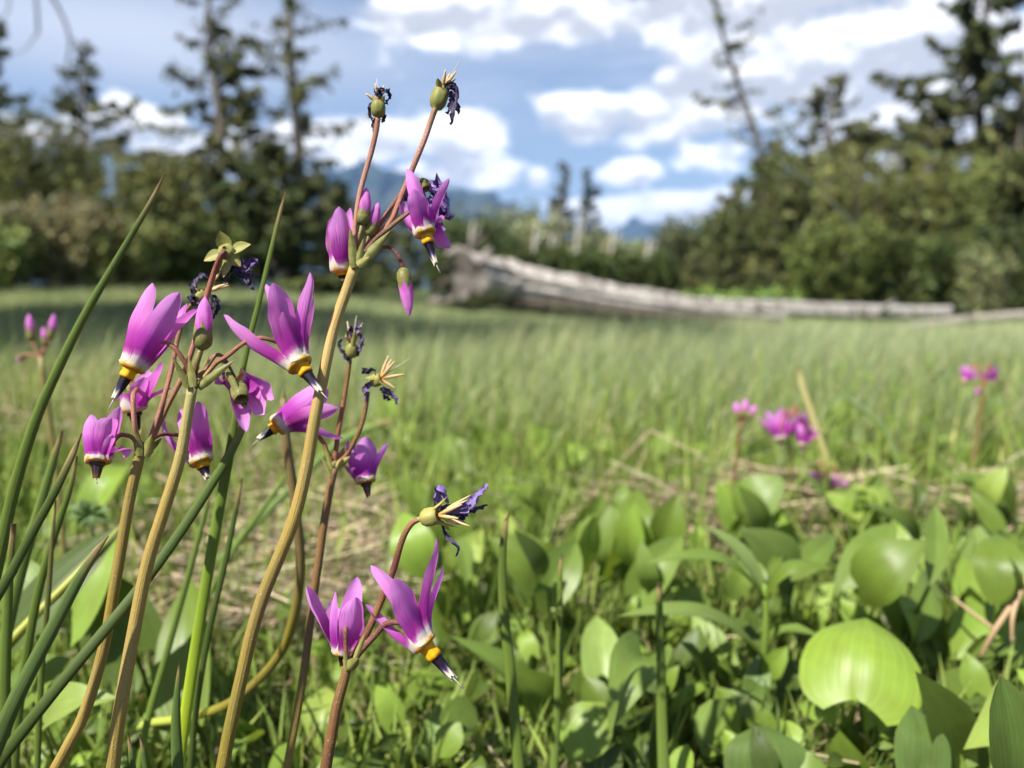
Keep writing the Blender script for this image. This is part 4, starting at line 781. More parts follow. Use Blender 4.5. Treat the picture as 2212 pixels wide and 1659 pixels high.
# ---------------------------------------------------------------- lowest stalk in front: two blooms and a spent one reaching right
p5 = empty('shooting_star', on_ground(690, .165), 'short reddish shooting star low in the middle with a spent bloom reaching right', 'flower', 'shooting stars in the foreground')
main_stem(p5, [(752, 1434), (742, 1475), (729, 1520), (716, 1590), (703, 1664)], [.153] * 5, [10.5, 11.5, 12.5, 13, 13.5], [BROWN, (.14, .06, .026), (.17, .085, .03), (.19, .10, .034), TAN2])
umbel_knob(p5, 754, 1428, .153, 13)
f10, c10 = flower(p5, (741, 1402), .1565, (739, 1438), .4, [(661, 1266, -1, 52, dict(bow=.16, cup=.35)), (724, 1278, -3, 30, dict(bow=.10, fold=.6)), (772, 1246, 5, 52, dict(bow=.05, cup=.3)), (768, 1290, -4, 62, dict(bow=.14, cup=.3, hook=.05)), (715, 1300, 6, 46, dict())], seed=16, scale=.85, style=False, dark=True)
pedicel(p5, [(750, 1432), (747, 1400), (746, 1360)], [.152, .1515, .152], 5, 5, [PINK, DRED, RED], W(744, 1340, .155))
f11, c11 = flower(p5, (914, 1388), .1515, (982, 1468), -1.5, [(801, 1221, -2, 42, dict(bow=.20, fold=.4, hook=.1)), (850, 1251, -6, 64, dict(bow=.05, cup=.3)), (943, 1162, -2, 40, dict(bow=.16, fold=.7, twist=.3)), (958, 1222, 5, 36, dict(bow=.12, fold=.5)), (789, 1306, 3, 44, dict(bow=.10))], seed=17, scale=1.05, ratio=.42)
pedicel(p5, [(764, 1422), (785, 1398), (808, 1374), (834, 1348)], [.153, .1535, .154, .154], 9, 6, [DRED, DRED, DRED], c11)
pedicel(p5, [(760, 1424), (775, 1400), (800, 1352), (822, 1300), (849, 1234), (866, 1175), (880, 1143), (895, 1126), (912, 1120)], [.1535, .154, .1545, .155, .155, .1545, .154, .154, .154], 9, 6, [DRED, DRED, BROWN, DRED, DRED, BROWN, RED])
spent(p5, (908, 1121), (952, 1112), .1535, 40, [(967, 1076, -1.5, 22), (992, 1136, -3, 24), (975, 1146, 1, 18), (960, 1090, 3, 18)],
      [([(945, 1100, 0), (942, 1075, 0), (950, 1052, 0), (960, 1062, -1), (966, 1085, 0)], 24, .8), ([(960, 1105, 0), (995, 1098, -1), (1025, 1082, -1), (1040, 1060, -1), (1053, 1045, -1)], 22, .6), ([(965, 1110, 1), (1000, 1108, 1), (1030, 1098, 1), (1053, 1092, 1)], 13, .05), ([(960, 1120, 0), (985, 1128, 0), (1000, 1115, 0), (1012, 1105, 0)], 16, 0), ([(956, 1134, 0), (966, 1160, 0), (984, 1176, -1), (990, 1190, -1), (986, 1200, -1)], 10, .05), ([(950, 1100, 1), (975, 1095, 1), (1000, 1098, 1)], 14, .1)],
      [(1010, 1080, -2), (1016, 1070, -1), (1016, 1137, -3), (1006, 1128, 0), (998, 1090, -3), (990, 1120, -4)], seed=18, rnd=.75, dd=-1)
bract(p5, (750, 1446), (780, 1415), .1515, .150, 26, .25, .2); bract(p5, (748, 1448), (744, 1405), .1515, .151, 12, .0, .2); bract(p5, (766, 1425), (792, 1362), .151, .1505, 13, .1, .35)

# ---------------------------------------------------------------- thinner stalk a little behind the tall one
p4 = empty('shooting_star', on_ground(600, .2), 'slender shooting star half behind the thick stalk, one bloom pointing left', 'flower', 'shooting stars in the foreground')
main_stem(p4, [(722, 1010), (712, 1060), (700, 1130), (690, 1200), (672, 1330), (657, 1448), (640, 1550), (619, 1664)], [.180] * 8, [9, 9.5, 9.5, 9.5, 9.5, 9.5, 9.5, 9.5], [BROWN, BROWN, (.16, .10, .035), TAN2, TAN2, OLIVE, OLIVE, OLIVE])
umbel_knob(p4, 721, 1002, .180, 11)
f8, c8 = flower(p4, (601, 918), .177, (556, 951), -2, [(708, 838, -1, 62, dict(bow=.10, cup=.3)), (728, 882, -3, 48, dict(bow=.08, cup=.3)), (742, 948, 0, 46, dict(bow=.10)), (735, 876, 5, 46, dict()), (700, 935, 6, 44, dict(bow=.12))], seed=19, scale=.85)
pedicel(p4, [(716, 998), (706, 975), (694, 950)], [.180, .1795, .179], 5, 4.5, [RED, BROWN], c8)
f9, c9 = flower(p4, (790, 1036), .184, (796, 1074), -1, [(750, 951, 0, 36, dict(bow=.15)), (790, 943, -3, 50, dict(bow=.08, cup=.35)), (839, 957, 1, 30, dict(bow=.05, fold=.5)), (745, 1005, 3, 38, dict(bow=.2)), (770, 960, 5, 42, dict())], seed=20, scale=.78, dark=True, style=False)
pedicel(p4, [(726, 998), (740, 985), (758, 980)], [.180, .182, .184], 5, 4.5, [RED, DRED], c9)
pedicel(p4, [(722, 1000), (727, 960), (733, 919), (742, 870), (750, 820), (756, 776)], [.180] * 6, 5.5, 5, [RED, BROWN, RED, BROWN, BROWN])
spent(p4, (757, 774), (762, 738), .180, 25, [(748, 718, -1, 11), (768, 712, -2, 12)], [([(752, 766, 0), (738, 756, 0), (733, 738, 0), (740, 735, 0)], 10), ([(762, 770, 1), (776, 756, 0), (784, 736, 0), (778, 722, 0)], 15, .25), ([(758, 735, 0), (756, 712, 0), (758, 704, 0)], 14, .1), ([(766, 728, 0), (774, 710, 0), (779, 698, 0)], 14, .4), ([(756, 780, -1), (748, 772, -1), (742, 762, 0)], 12)],
      [(750, 694, 0), (783, 698, 0), (745, 725, -2)], seed=21, rnd=.4, style=(770, 682, 0))
pedicel(p4, [(730, 1000), (751, 980), (774, 936), (786, 900), (792, 866), (794, 846)], [.180, .179, .178, .178, .178, .178], 5, 5, [RED, BROWN, BROWN, DRED])
spent(p4, (799, 828), (826, 816), .178, 28, [(788, 818, -2, 13), (806, 800, -1, 14), (832, 834, -2, 14)], [([(808, 822, -1), (796, 830, -1), (788, 850, -1), (794, 866, -1)], 15, .3), ([(800, 806, 0), (788, 800, 0), (782, 808, 0)], 12), ([(826, 836, -1), (832, 850, -1), (838, 864, -1)], 17), ([(832, 838, 0), (846, 854, 0), (856, 864, 0), (857, 874, 0)], 12, .2), ([(812, 800, 0), (800, 798, 0), (792, 806, 0)], 10)],
      [(839, 768, 0), (853, 780, -1), (876, 808, 0), (855, 840, 0), (846, 776, 2)], seed=22, rnd=.75, style=(885, 774, 0))
bract(p4, (716, 1016), (702, 960), .179, .178, 10, .05, .6); bract(p4, (726, 1010), (758, 985), .179, .178, 18, .1, .6); bract(p4, (714, 1030), (694, 985), .179, .178, 9, .0, .6); bract(p4, (728, 1004), (744, 965), .182, .184, 22, .0, .7)

# ---------------------------------------------------------------- bent stalk behind, and stalks out in the meadow
p6 = empty('shooting_star', on_ground(420, .27), 'bent brown flower stalk bowing left behind the thick stalk', 'flower', 'shooting stars in the foreground')
stalk('stem', p6, [W(x, y, d) for x, y, d in [(612, 862, .205), (618, 950, .205), (636, 1077, .207), (649, 1221, .21), (632, 1345, .215), (591, 1432, .222), (496, 1519, .232), (393, 1552, .242), (306, 1568, .25), (240, 1620, .262)]], np.array([8, 10, 10.5, 10.5, 11, 11, 11, 11, 10.5, 9]) * .21 / FPX, [(.17, .12, .04), (.17, .12, .04), (.17, .12, .04), OLIVE, OLIVE, OLIVE, (.32, .36, .06), (.34, .42, .06), (.3, .4, .06)], 10, 70)
bract(p6, (610, 880), (614, 835), .205, .205, 12, .05)
def far_star(label, base_px, top_px, d, blooms, buds=(), stem=(0.20, 0.12, 0.045), rp=5.0, gz_fix=True):
    """out-of-focus shooting star; blooms: (mouth x, y, tip x, y, petal length px, petal width px)"""
    g = on_ground(base_px[0], d); r = empty('shooting_star', g, label, 'flower', 'shooting stars out in the meadow')
    T_ = W(top_px[0], top_px[1], d); mid = Vector(g) * .5 + T_ * .5 + Vector((.003, 0, 0)); stalk('stem', r, [T_, mid, g], np.array([rp, rp * 1.1, rp * 1.2]) * d / FPX, [stem, stem, stem], 8, 20)
    for k, (mx, my, tx, ty, pl, pw) in enumerate(blooms):
        ux, uy = mx - tx, my - ty; q = math.hypot(ux, uy); ux /= q; uy /= q; pet = []
        for a in (-.75, -.35, .1, .45, .8): pet.append((mx + pl * (ux * math.cos(a) - uy * math.sin(a)), my + pl * (uy * math.cos(a) + ux * math.sin(a)), 6 * math.sin(a * 7), pw, dict(nv=14, nu=5, bow=.15)))
        fl, ce = flower(r, (mx, my), d, (tx, ty), 0, pet, scale=pl / 150, seed=30 + k, style=False)
        stalk('pedicel', r, [T_, T_ * .5 + Vector(ce) * .5 + Vector((0, 0, .006 * d / .3)), Vector(ce)], np.array([3.2, 3, 3]) * d / FPX, [RED, RED], 6, 12)
    for b, t, w_ in buds: bud(r, b, t, d, w_); stalk('pedicel', r, [T_, W(b[0], b[1], d)], np.array([3, 3]) * d / FPX, [RED, RED], 6, 6)
    return r
far_star('blurred shooting star with dark pink buds at the left edge', (88, 0), (88, 770), .36, [], [((68, 738), (62, 678), 18), ((108, 735), (117, 678), 17), ((50, 765), (38, 782), 14), ((98, 748), (94, 706), 15)], (0.24, 0.20, 0.06), 6)
far_star('blurred shooting star with small pointed pink buds right of centre', (1560, 0), (1600, 915), .50, [], [((1598, 905), (1588, 868), 18), ((1606, 903), (1612, 862), 18), ((1612, 906), (1634, 876), 18)], (.15, .085, .03), 4)
far_star('blurred shooting star with two violet blooms and a shrivelled head', (1720, 0), (1705, 905), .49, [(1686, 946, 1688, 966, 66, 34), (1734, 960, 1732, 976, 48, 28), (1745, 925, 1760, 935, 38, 24)], [], (.16, .13, .05), 3)
far_star('blurred shooting star with two round pink blooms at the far right', (2100, 0), (2125, 835), .55, [(2085, 822, 2078, 838, 34, 20), (2150, 820, 2160, 832, 30, 20)], [((2118, 832), (2108, 852), 14)], (0.20, 0.15, 0.05), 5)
far_star('tiny faint pink shooting star behind the far right stalk', (2095, 0), (2098, 925), .95, [(2078, 930, 2074, 938, 16, 10), (2108, 928, 2112, 936, 16, 10)], [], BROWN, 3)
far_star('low pink shooting star half hidden above the straw', (1785, 0), (1785, 1030), .52, [(1806, 1060, 1800, 1076, 36, 20), (1764, 1044, 1766, 1056, 28, 18)], [], (0.3, 0.28, 0.08), 4)
fb = empty('shooting_star', on_ground(1770, .43), 'single nodding bud on a reddish stalk above the big heart leaf', 'flower', 'shooting stars out in the meadow')
stalk('stem', fb, [W(1868, 1182, .40), W(1848, 1190, .40), W(1825, 1230, .40), W(1790, 1310, .405), W(1768, 1360, .41), on_ground(1752, .43)], np.array([4, 5, 5.5, 6, 6, 6]) * .4 / FPX, [RED, (.20, .08, .03), (.17, .075, .03), (.17, .08, .03)], 8, 30)
bud(fb, (1872, 1182), (1914, 1226), .40, 22, -2, .42, 3)
# ================================================================== leaves and blades round the flowers
def shade_of(c, f): return tuple(min(.9, v * f) for v in c)
DG = (0.070, 0.108, 0.018); MG = (0.120, 0.178, 0.026); BG = (0.190, 0.285, 0.042); YG = (0.245, 0.325, 0.065); LG = (0.142, 0.212, 0.040); GG = (0.095, 0.150, 0.034)
def blade(px, ds, wpx, label, cols, name='grass_blade', cat='grass blade', group='broad blades round the flowers', keel=0.45, mat='blade', ground=True, roll=0.0):
    """one broad blade through frame points (base last); keeled strip with thickness"""
    pts = [W(x, y, d) for (x, y), d in zip(px, ds)]; wd = [w * d / FPX * .5 for w, d in zip(wpx, ds)]
    if ground: pts = to_ground(pts); wd += [wd[-1], wd[-1] * .9]
    P, Wd = resample(np.array([list(p) for p in pts]), np.array(wd), 46); T = np.gradient(P, axis=0); T /= np.linalg.norm(T, axis=1)[:, None]
    th = np.linspace(0, 2 * math.pi, 10, endpoint=False); Q = np.zeros((46, 10, 3)); tv = np.zeros((46, 10, 3)); rv = random.random()
    for k in range(46):
        v = np3(CAMP) - P[k]; lat = unit(np.cross(T[k], v)); nr = np.cross(lat, T[k]); ca, sa = math.cos(roll), math.sin(roll); lat, nr = lat * ca + nr * sa, nr * ca - lat * sa
        x = np.cos(th); y = np.sin(th) * keel
        Q[k] = P[k] + Wd[k] * (x[:, None] * lat + y[:, None] * nr); tv[k, :, 0] = x; tv[k, :, 1] = k / 45; tv[k, :, 2] = rv
    cols = np.asarray(cols, float); t = np.linspace(0, 1, 46); K = np.stack([np.interp(t, np.linspace(0, 1, len(cols)), cols[:, c]) for c in range(3)], 1)
    K[:2] = (.30, .22, .09); K[2] = K[2] * .6 + np.array([.12, .09, .03])
    mb = MB(); mb.grid(Q, tv, np.repeat(K, 10, axis=0), wrap=True); mb.Q.append(np.array([list(range(10))]))
    return tag(mb.build(name, MAT[mat], loc=P[-1]), label, cat, group)
blade([(356, 376), (330, 428), (290, 498), (232, 596), (178, 690), (130, 788), (78, 905), (30, 1060), (-10, 1240)], [.172] * 9, [3, 9, 12, 15, 17, 19, 21, 23, 25], 'long dark blade slanting up the left side, its tip against the shrubs', [DG, MG, MG, MG, LG, BG])
blade([(546, 862), (536, 890), (505, 965), (440, 1072), (372, 1175), (300, 1272), (215, 1375), (120, 1490), (10, 1630), (-30, 1700)], [.168, .1675, .166, .164, .161, .157, .152, .148, .145, .144], [3, 14, 18, 21, 22, 23, 24, 25, 27, 27], 'dark rounded blade crossing behind and in front of the two left stalks', [MG, DG, DG, DG, DG, MG])
blade([(620, 408), (606, 455), (586, 540), (560, 650), (530, 770), (512, 880), (494, 990), (468, 1130), (440, 1290), (415, 1450), (396, 1580), (385, 1670)], [.178] * 12, [2, 7, 10, 11, 12, 14, 20, 22, 23, 24, 24, 23], 'tall blade behind the right big bloom turning yellow green lower down', [MG, MG, MG, MG, (.16, .25, .03), (.25, .36, .025), (.40, .52, .03), (.44, .56, .03), (.44, .56, .03), (.36, .48, .03), BG])
blade([(176, 936), (160, 975), (120, 1060), (70, 1150), (25, 1235), (-20, 1310)], [.15, .149, .148, .147, .146, .145], [3, 13, 17, 19, 20, 22], 'dark pointed blade at the left edge below the long one', [DG, DG, MG, DG])
blade([(234, 1158), (205, 1195), (165, 1260), (120, 1345), (75, 1430), (25, 1530), (-20, 1640)], [.146, .1455, .145, .144, .143, .142, .142], [3, 16, 24, 28, 30, 32, 34], 'broad grey green blade bending out of the lower left corner', [GG, GG, GG, DG, DG])
blade([(523, 1033), (514, 1080), (490, 1200), (464, 1310), (446, 1390), (425, 1520), (410, 1664)], [.196] * 7, [2, 9, 12, 13, 14, 14, 14], 'thin dark blade right of the yellow green one', [DG, DG, DG, DG])
blade([(1100, 1106), (1091, 1140), (1085, 1220), (1088, 1320), (1100, 1430), (1112, 1560), (1122, 1670)], [.205] * 7, [3, 13, 18, 21, 24, 25, 25], 'single upright green blade right of the low blooms', [DG, MG, MG, LG, MG])
blade([(1214, 1198), (1210, 1230), (1209, 1320), (1208, 1430), (1202, 1560), (1196, 1670)], [.225] * 6, [2, 10, 15, 17, 18, 18], 'second upright blade right of the low blooms, shorter', [MG, MG, LG, MG])
blade([(1424, 1260), (1424, 1330), (1428, 1440), (1430, 1560), (1434, 1670)], [.24] * 5, [12, 17, 20, 24, 26], 'flat light blade standing right of centre at the bottom', [MG, MG, LG, BG])
blade([(388, 1430), (384, 1480), (380, 1560), (384, 1670)], [.175] * 4, [2, 11, 20, 24], 'short pointed blade between the two left stalks and the yellow one', [GG, GG, MG])
blade([(276, 1580), (282, 1620), (290, 1680)], [.16] * 3, [2, 9, 13], 'short blade tip at the foot of the second stalk', [GG, GG])
blade([(302, 1585), (308, 1620), (318, 1680)], [.165] * 3, [2, 8, 11], 'thin short tip right of the second stalk foot', [GG, GG])
blade([(135, 930), (118, 985), (88, 1090), (52, 1210), (20, 1340), (-5, 1480)], [.2] * 6, [4, 15, 20, 22, 24, 24], 'light upright blade behind the left edge blades', [LG, LG, MG, LG])
blade([(166, 985), (150, 1060), (120, 1150), (85, 1270), (60, 1400), (40, 1540), (30, 1670)], [.19] * 7, [4, 12, 15, 17, 18, 18, 18], 'mid green blade leaning over the lower left', [MG, MG, LG, LG])
blade([(120, 1080), (112, 1180), (104, 1290), (92, 1420), (84, 1560), (80, 1670)], [.185] * 6, [4, 9, 11, 12, 13, 13], 'brownish stalk standing among the left blades', [(.16, .12, .05), MG, LG, LG])
blade([(30, 1130), (20, 1250), (14, 1380), (10, 1500), (12, 1670)], [.165] * 5, [10, 16, 20, 22, 22], 'upright blade hugging the left edge', [MG, MG, DG])
blade([(460, 1040), (440, 1120), (408, 1240), (380, 1340), (352, 1440), (318, 1560), (300, 1670)], [.225] * 7, [3, 10, 13, 14, 15, 15, 15], 'pale blade slanting behind the second stalk', [LG, LG, BG, LG])
blade([(640, 990), (610, 1040), (560, 1110), (510, 1180), (470, 1250), (430, 1340)], [.30] * 6, [3, 9, 11, 12, 12, 12], 'blurred light blade leaning right behind the stalks', [LG, LG, LG])
blade([(980, 742), (985, 800), (972, 860), (955, 930), (940, 1000)], [.5, .5, .5, .5, .5], [2, 6, 8, 9, 9], 'blurred pale blade standing in the sedge at the centre', [LG, LG])
blade([(1726, 790), (1732, 830), (1752, 890), (1772, 950), (1790, 1000)], [.52] * 5, [5, 12, 13, 11, 9], 'dry straw coloured blade among the right pink blooms', [(.45, .40, .17), (.45, .40, .17)], mat='straw')
blade([(1800, 838), (1840, 868), (1888, 902), (1920, 940), (1940, 1000)], [.56] * 5, [3, 10, 12, 11, 10], 'blurred pale blade drooping right of the straw blade', [(.22, .30, .12), LG])
blade([(2168, 958), (2160, 1010), (2150, 1060), (2140, 1130)], [.55] * 4, [3, 12, 14, 14], 'blurred yellowish blade at the right below the far stalk', [(.35, .36, .10), LG])
blade([(850, 905), (800, 925), (752, 945), (700, 985)], [.40] * 4, [3, 16, 20, 18], 'blurred pale leaf blade behind the thick stalk', [LG, (.2, .28, .10)])

SHAPES = {'broad': ([0, .06, .16, .30, .48, .66, .82, .93, 1], [.50, .82, .97, 1.0, .92, .72, .42, .16, 0.0], .13),
          'heart': ([0, .06, .16, .30, .48, .66, .82, .93, 1], [.62, .86, .98, 1.0, .90, .68, .38, .15, 0.0], .30),
          'oval': ([0, .08, .22, .42, .62, .80, .92, 1], [.10, .42, .78, 1.0, .98, .74, .40, 0.02], 0.0),
          'lance': ([0, .10, .30, .50, .75, .92, 1], [.30, .62, .96, 1.0, .68, .24, 0.0], 0.0),
          'spoon': ([0, .15, .40, .65, .85, .95, 1], [.10, .35, .75, 1.0, .85, .50, 0.05], 0.0)}
def leaf_sheet(base, tip, width, shape='heart', cup=.2, bend=.12, hint=None, twist=0.0, nv=16, nu=11, seed=0, ripple=.03):
    B = np3(base); T_ = np3(tip); L = np.linalg.norm(T_ - B); t0 = unit(T_ - B); h = np3(hint if hint is not None else (UP * .75 - FW * .65)); nr0 = unit(h - t0 * h.dot(t0)); lat0 = np.cross(t0, nr0)
    K, V_, lobe = SHAPES[shape]; s = np.linspace(-1, 1, nu); P = np.zeros((nv, nu, 3)); tv = np.zeros((nv, nu, 3)); rng = np.random.default_rng(seed); ph = rng.uniform(0, 6); rv = rng.uniform()
    for k in range(nv):
        v = k / (nv - 1); c = B + t0 * L * v + nr0 * L * bend * math.sin(v * math.pi * .95) - nr0 * L * bend * .6 * v * v
        an = twist * v; lat = lat0 * math.cos(an) + nr0 * math.sin(an); nr = nr0 * math.cos(an) - lat0 * math.sin(an)
        hw = width * .5 * np.interp(v, K, V_); back = -lobe * L * np.abs(s) ** 1.5 * max(0, 1 - v / .42) ** 1.5
        z = cup * hw * (np.abs(s) ** 1.6) + ripple * hw * np.sin(v * 9 + ph + s * 2) * np.abs(s) - .02 * width * np.exp(-(s / .09) ** 2)
        P[k] = c + (s * hw)[:, None] * lat + z[:, None] * nr + back[:, None] * t0; tv[k, :, 0] = s; tv[k, :, 1] = v; tv[k, :, 2] = rv
    return P, tv
def leaf(parent, b, t, d0, d1, wpx, col=LG, shape='heart', name='leaf', **kw):
    P, tv = leaf_sheet(W(*b, d0), W(*t, d1), wpx * (d0 + d1) * .5 / FPX, shape, seed=int(b[0] * 7 + b[1]), **kw); mb = MB(); mb.grid(P, tv, col); return mb.build(name, MAT['leaf'], parent, loc=P[0, P.shape[1] // 2])
def petiole(parent, b, d, gx=None, gd=None, r=4.0, col=LG, via=None):
    g = on_ground(gx if gx is not None else b[0], gd if gd is not None else d + .01); p = W(*b, d); mid = (W(*via) if via else Vector(g) * .45 + p * .55 + Vector((0.0015, 0, 0)))
    return stalk('leaf_stalk', parent, [p, mid, g], np.array([r, r * 1.1, r * 1.3]) * d / FPX, [col, col], 7, 14, 'leaf')
def leaf_plant(label, spec, name='false_lily', cat='plant', group='heart leaved plants', petr=4.0):
    """spec: list of (base, tip, d0, d1, width, colour, options)"""
    b0 = spec[0]; r = empty(name, on_ground(b0[0][0], b0[2] + .01), label, cat, group)
    for (b, t, d0, d1, w_, c_, kw) in spec:
        kw = dict(kw); gx = kw.pop('gx', None); gd = kw.pop('gd', None); leaf(r, b, t, d0, d1, w_, c_, **kw); petiole(r, b, d0, gx, gd, petr, shade_of(c_, .95))
    return r
# --- right foreground
leaf_plant('big cupped heart leaf glowing yellow green at the lower right', [((1850, 1512), (1872, 1322), .245, .270, 240, (.205, .30, .04), dict(shape='broad', cup=-.30, bend=.20, hint=((CAMP - W(1860, 1420, .258)).normalized() + UP * .35), nv=24, nu=17, gx=1835, gd=.27))])
leaf_plant('pale shiny ribbed leaf cut off by the right edge', [((2250, 1620), (2105, 1590), .25, .225, 210, YG, dict(cup=.25, bend=.25, hint=(UP * .8 - FW * .5 - RT * .2)))])
leaf_plant('dark upright leaf in the bottom right corner', [((2190, 1720), (2166, 1464), .175, .17, 118, GG, dict(shape='oval', cup=.25, bend=.05, hint=(-FW)))])
leaf_plant('dark shaded leaf between the big heart leaf and the corner leaf', [((2080, 1640), (1982, 1452), .235, .225, 130, DG, dict(cup=.15, bend=.05, hint=(-FW + RT * .3)))])
leaf_plant('spoon shaped upright leaf on a thin stalk at the right', [((2010, 1262), (2022, 1090), .30, .315, 56, LG, dict(shape='oval', cup=.18, bend=.05, hint=(-FW + UP * .2), gx=1940, gd=.34))], name='spoon_leaf_plant')
leaf_plant('glossy heart leaf with a white shine, right of centre', [((1392, 1420), (1318, 1566), .27, .245, 118, LG, dict(cup=.25, bend=.30, hint=(UP * .8 - FW * .6), gd=.29)), ((1300, 1455), (1288, 1325), .29, .31, 86, (0.23, 0.32, 0.08), dict(cup=.2, bend=.1, hint=(-FW + UP * .4)))])
leaf_plant('long folded leaf arching down beside the two upright blades', [((1150, 1620), (992, 1366), .30, .285, 92, LG, dict(shape='lance', cup=.55, bend=.18, hint=(UP * .7 - FW * .4 + RT * .4))), ((1190, 1560), (1110, 1440), .29, .28, 120, MG, dict(cup=.3, bend=.1))])
leaf_plant('broad upright bright leaf behind the whorled plant', [((1400, 1420), (1392, 1160), .38, .40, 84, BG, dict(shape='lance', cup=.2, bend=.06, hint=(-FW + RT * .2))), ((1480, 1390), (1462, 1262), .37, .385, 110, BG, dict(cup=.15, bend=.1, hint=(-FW + UP * .6)))])
leaf_plant('leaf with a dark folded edge pointing right above the straw', [((1795, 1140), (1912, 1058), .50, .505, 90, LG, dict(cup=.7, bend=.1, hint=(UP * .8 - FW * .2)))])
leaf_plant('bright heart leaf left of the straw mat', [((1580, 1140), (1545, 1066), .52, .53, 110, BG, dict(cup=.1, bend=.2)), ((1640, 1160), (1672, 1118), .51, .50, 70, LG, dict(cup=.1, bend=.2))])
leaf_plant('dark broad leaf low behind the big heart leaf', [((1740, 1560), (1700, 1420), .30, .31, 150, DG, dict(cup=.1, bend=.1, hint=(-FW + UP * .5))), ((1610, 1620), (1550, 1480), .27, .28, 150, MG, dict(cup=.25, bend=.2))])
leaf_plant('round dull leaf at the bottom below the whorled plant', [((1660, 1680), (1650, 1560), .24, .25, 190, GG, dict(cup=-.1, bend=.3, hint=(UP * .8 - FW * .5)))])
leaf_plant('two dark leaves crossing under the whorled plant', [((1530, 1490), (1480, 1390), .32, .33, 110, DG, dict(cup=.3, bend=.1)), ((1560, 1540), (1600, 1450), .31, .32, 90, LG, dict(cup=.3, bend=.2))])
leaf_plant('dull grey green leaf under the big heart leaf at the bottom', [((1990, 1660), (1975, 1520), .225, .235, 120, GG, dict(cup=-.1, bend=.2, hint=(-FW + UP * .4)))])
leaf_plant('pointed green leaves between spoon leaf and big heart leaf', [((1985, 1420), (1950, 1340), .33, .345, 90, LG, dict(cup=.2, bend=.1)), ((2060, 1440), (2010, 1330), .33, .34, 80, MG, dict(shape='lance', cup=.3)), ((2120, 1420), (2092, 1260), .32, .335, 66, LG, dict(shape='lance', cup=.25))])
leaf_plant('pointed leaves rising at the right edge below the far pink blooms', [((2130, 1240), (2180, 1140), .40, .42, 90, MG, dict(shape='lance', cup=.4)), ((2150, 1290), (2210, 1190), .38, .39, 90, LG, dict(cup=.3)), ((2080, 1250), (2076, 1120), .42, .43, 40, MG, dict(shape='lance', cup=.3))])
leaf_plant('striped pale leaf lying left of the spoon leaf', [((1860, 1330), (1770, 1260), .36, .37, 90, (0.25, .34, .08), dict(cup=.1, bend=.2)), ((2040, 1330), (1985, 1290), .36, .355, 90, YG, dict(cup=.1, bend=.2))])
leaf_plant('upright yellowish leaves behind the glossy leaf', [((1250, 1440), (1240, 1260), .40, .42, 60, LG, dict(shape='lance', cup=.3)), ((1330, 1330), (1325, 1200), .43, .45, 90, BG, dict(cup=.2, bend=.1, hint=(-FW + UP * .5)))])
leaf_plant('heart leaves in the light under the spent bloom', [((1090, 1260), (1065, 1170), .42, .44, 120, BG, dict(cup=.15, bend=.2)), ((1000, 1290), (980, 1220), .40, .42, 100, LG, dict(cup=.15, bend=.2)), ((1130, 1330), (1160, 1260), .40, .41, 90, LG, dict(cup=.2, bend=.2))])
leaf_plant('blurred heart leaves right of the thick stalk', [((1080, 1080), (1070, 1000), .56, .58, 110, BG, dict(cup=.15, bend=.2)), ((980, 1010), (950, 940), .6, .62, 90, LG, dict(cup=.15, bend=.2)), ((1180, 1120), (1160, 1050), .55, .57, 80, BG, dict(cup=.2, bend=.2))])
leaf_plant('blurred dark leaf and bright leaf under the pink buds right of centre', [((1510, 1010), (1480, 950), .64, .66, 90, BG, dict(cup=.15, bend=.2)), ((1640, 1010), (1690, 985), .62, .63, 90, DG, dict(cup=.5, bend=.2))])
# --- look-alike heart leaved plants crowding the lower right
rl = random.Random(5); spots = [(rl.uniform(960, 2200), rl.uniform(.30, .46)) for _ in range(40)]; rank = {k: i for i, k in enumerate(sorted(range(40), key=lambda k: spots[k][1]))}
ORD = 'first second third fourth fifth sixth seventh eighth ninth tenth eleventh twelfth thirteenth fourteenth fifteenth sixteenth seventeenth eighteenth nineteenth twentieth twenty-first twenty-second twenty-third twenty-fourth twenty-fifth twenty-sixth twenty-seventh twenty-eighth twenty-ninth thirtieth thirty-first thirty-second thirty-third thirty-fourth thirty-fifth thirty-sixth thirty-seventh thirty-eighth thirty-ninth fortieth'.split()
for k in range(40):
    x, d = spots[k]; yb = 625 + .155 / d * FPX * rl.uniform(.78, .95); spec = []
    for q in range(rl.choice([1, 2, 2, 3])):
        bx_ = x + rl.uniform(-55, 55); by_ = yb + rl.uniform(-30, 40); a = rl.uniform(-.9, .9); L = rl.uniform(80, 165) * .36 / d
        spec.append(((bx_, by_), (bx_ + math.sin(a) * L, by_ - math.cos(a) * L), d, d + rl.uniform(-.02, .025), L * rl.uniform(.32, .8), rl.choice([BG, LG, MG, DG, LG, MG, YG]), dict(shape=rl.choice(['heart', 'broad', 'lance', 'lance', 'oval']), cup=rl.uniform(-.15, .45), bend=rl.uniform(.05, .3), hint=(-FW + UP * rl.uniform(.2, 1.2) + RT * rl.uniform(-.6, .6)), nv=12, nu=9)))
    leaf_plant('%s leaved green plant, %s nearest in the lower right thicket, around the whorled plant' % (['one', 'two', 'three'][len(spec) - 1], ORD[rank[k]]), spec, name='false_lily', group='look-alike broad leaved plants at the lower right')
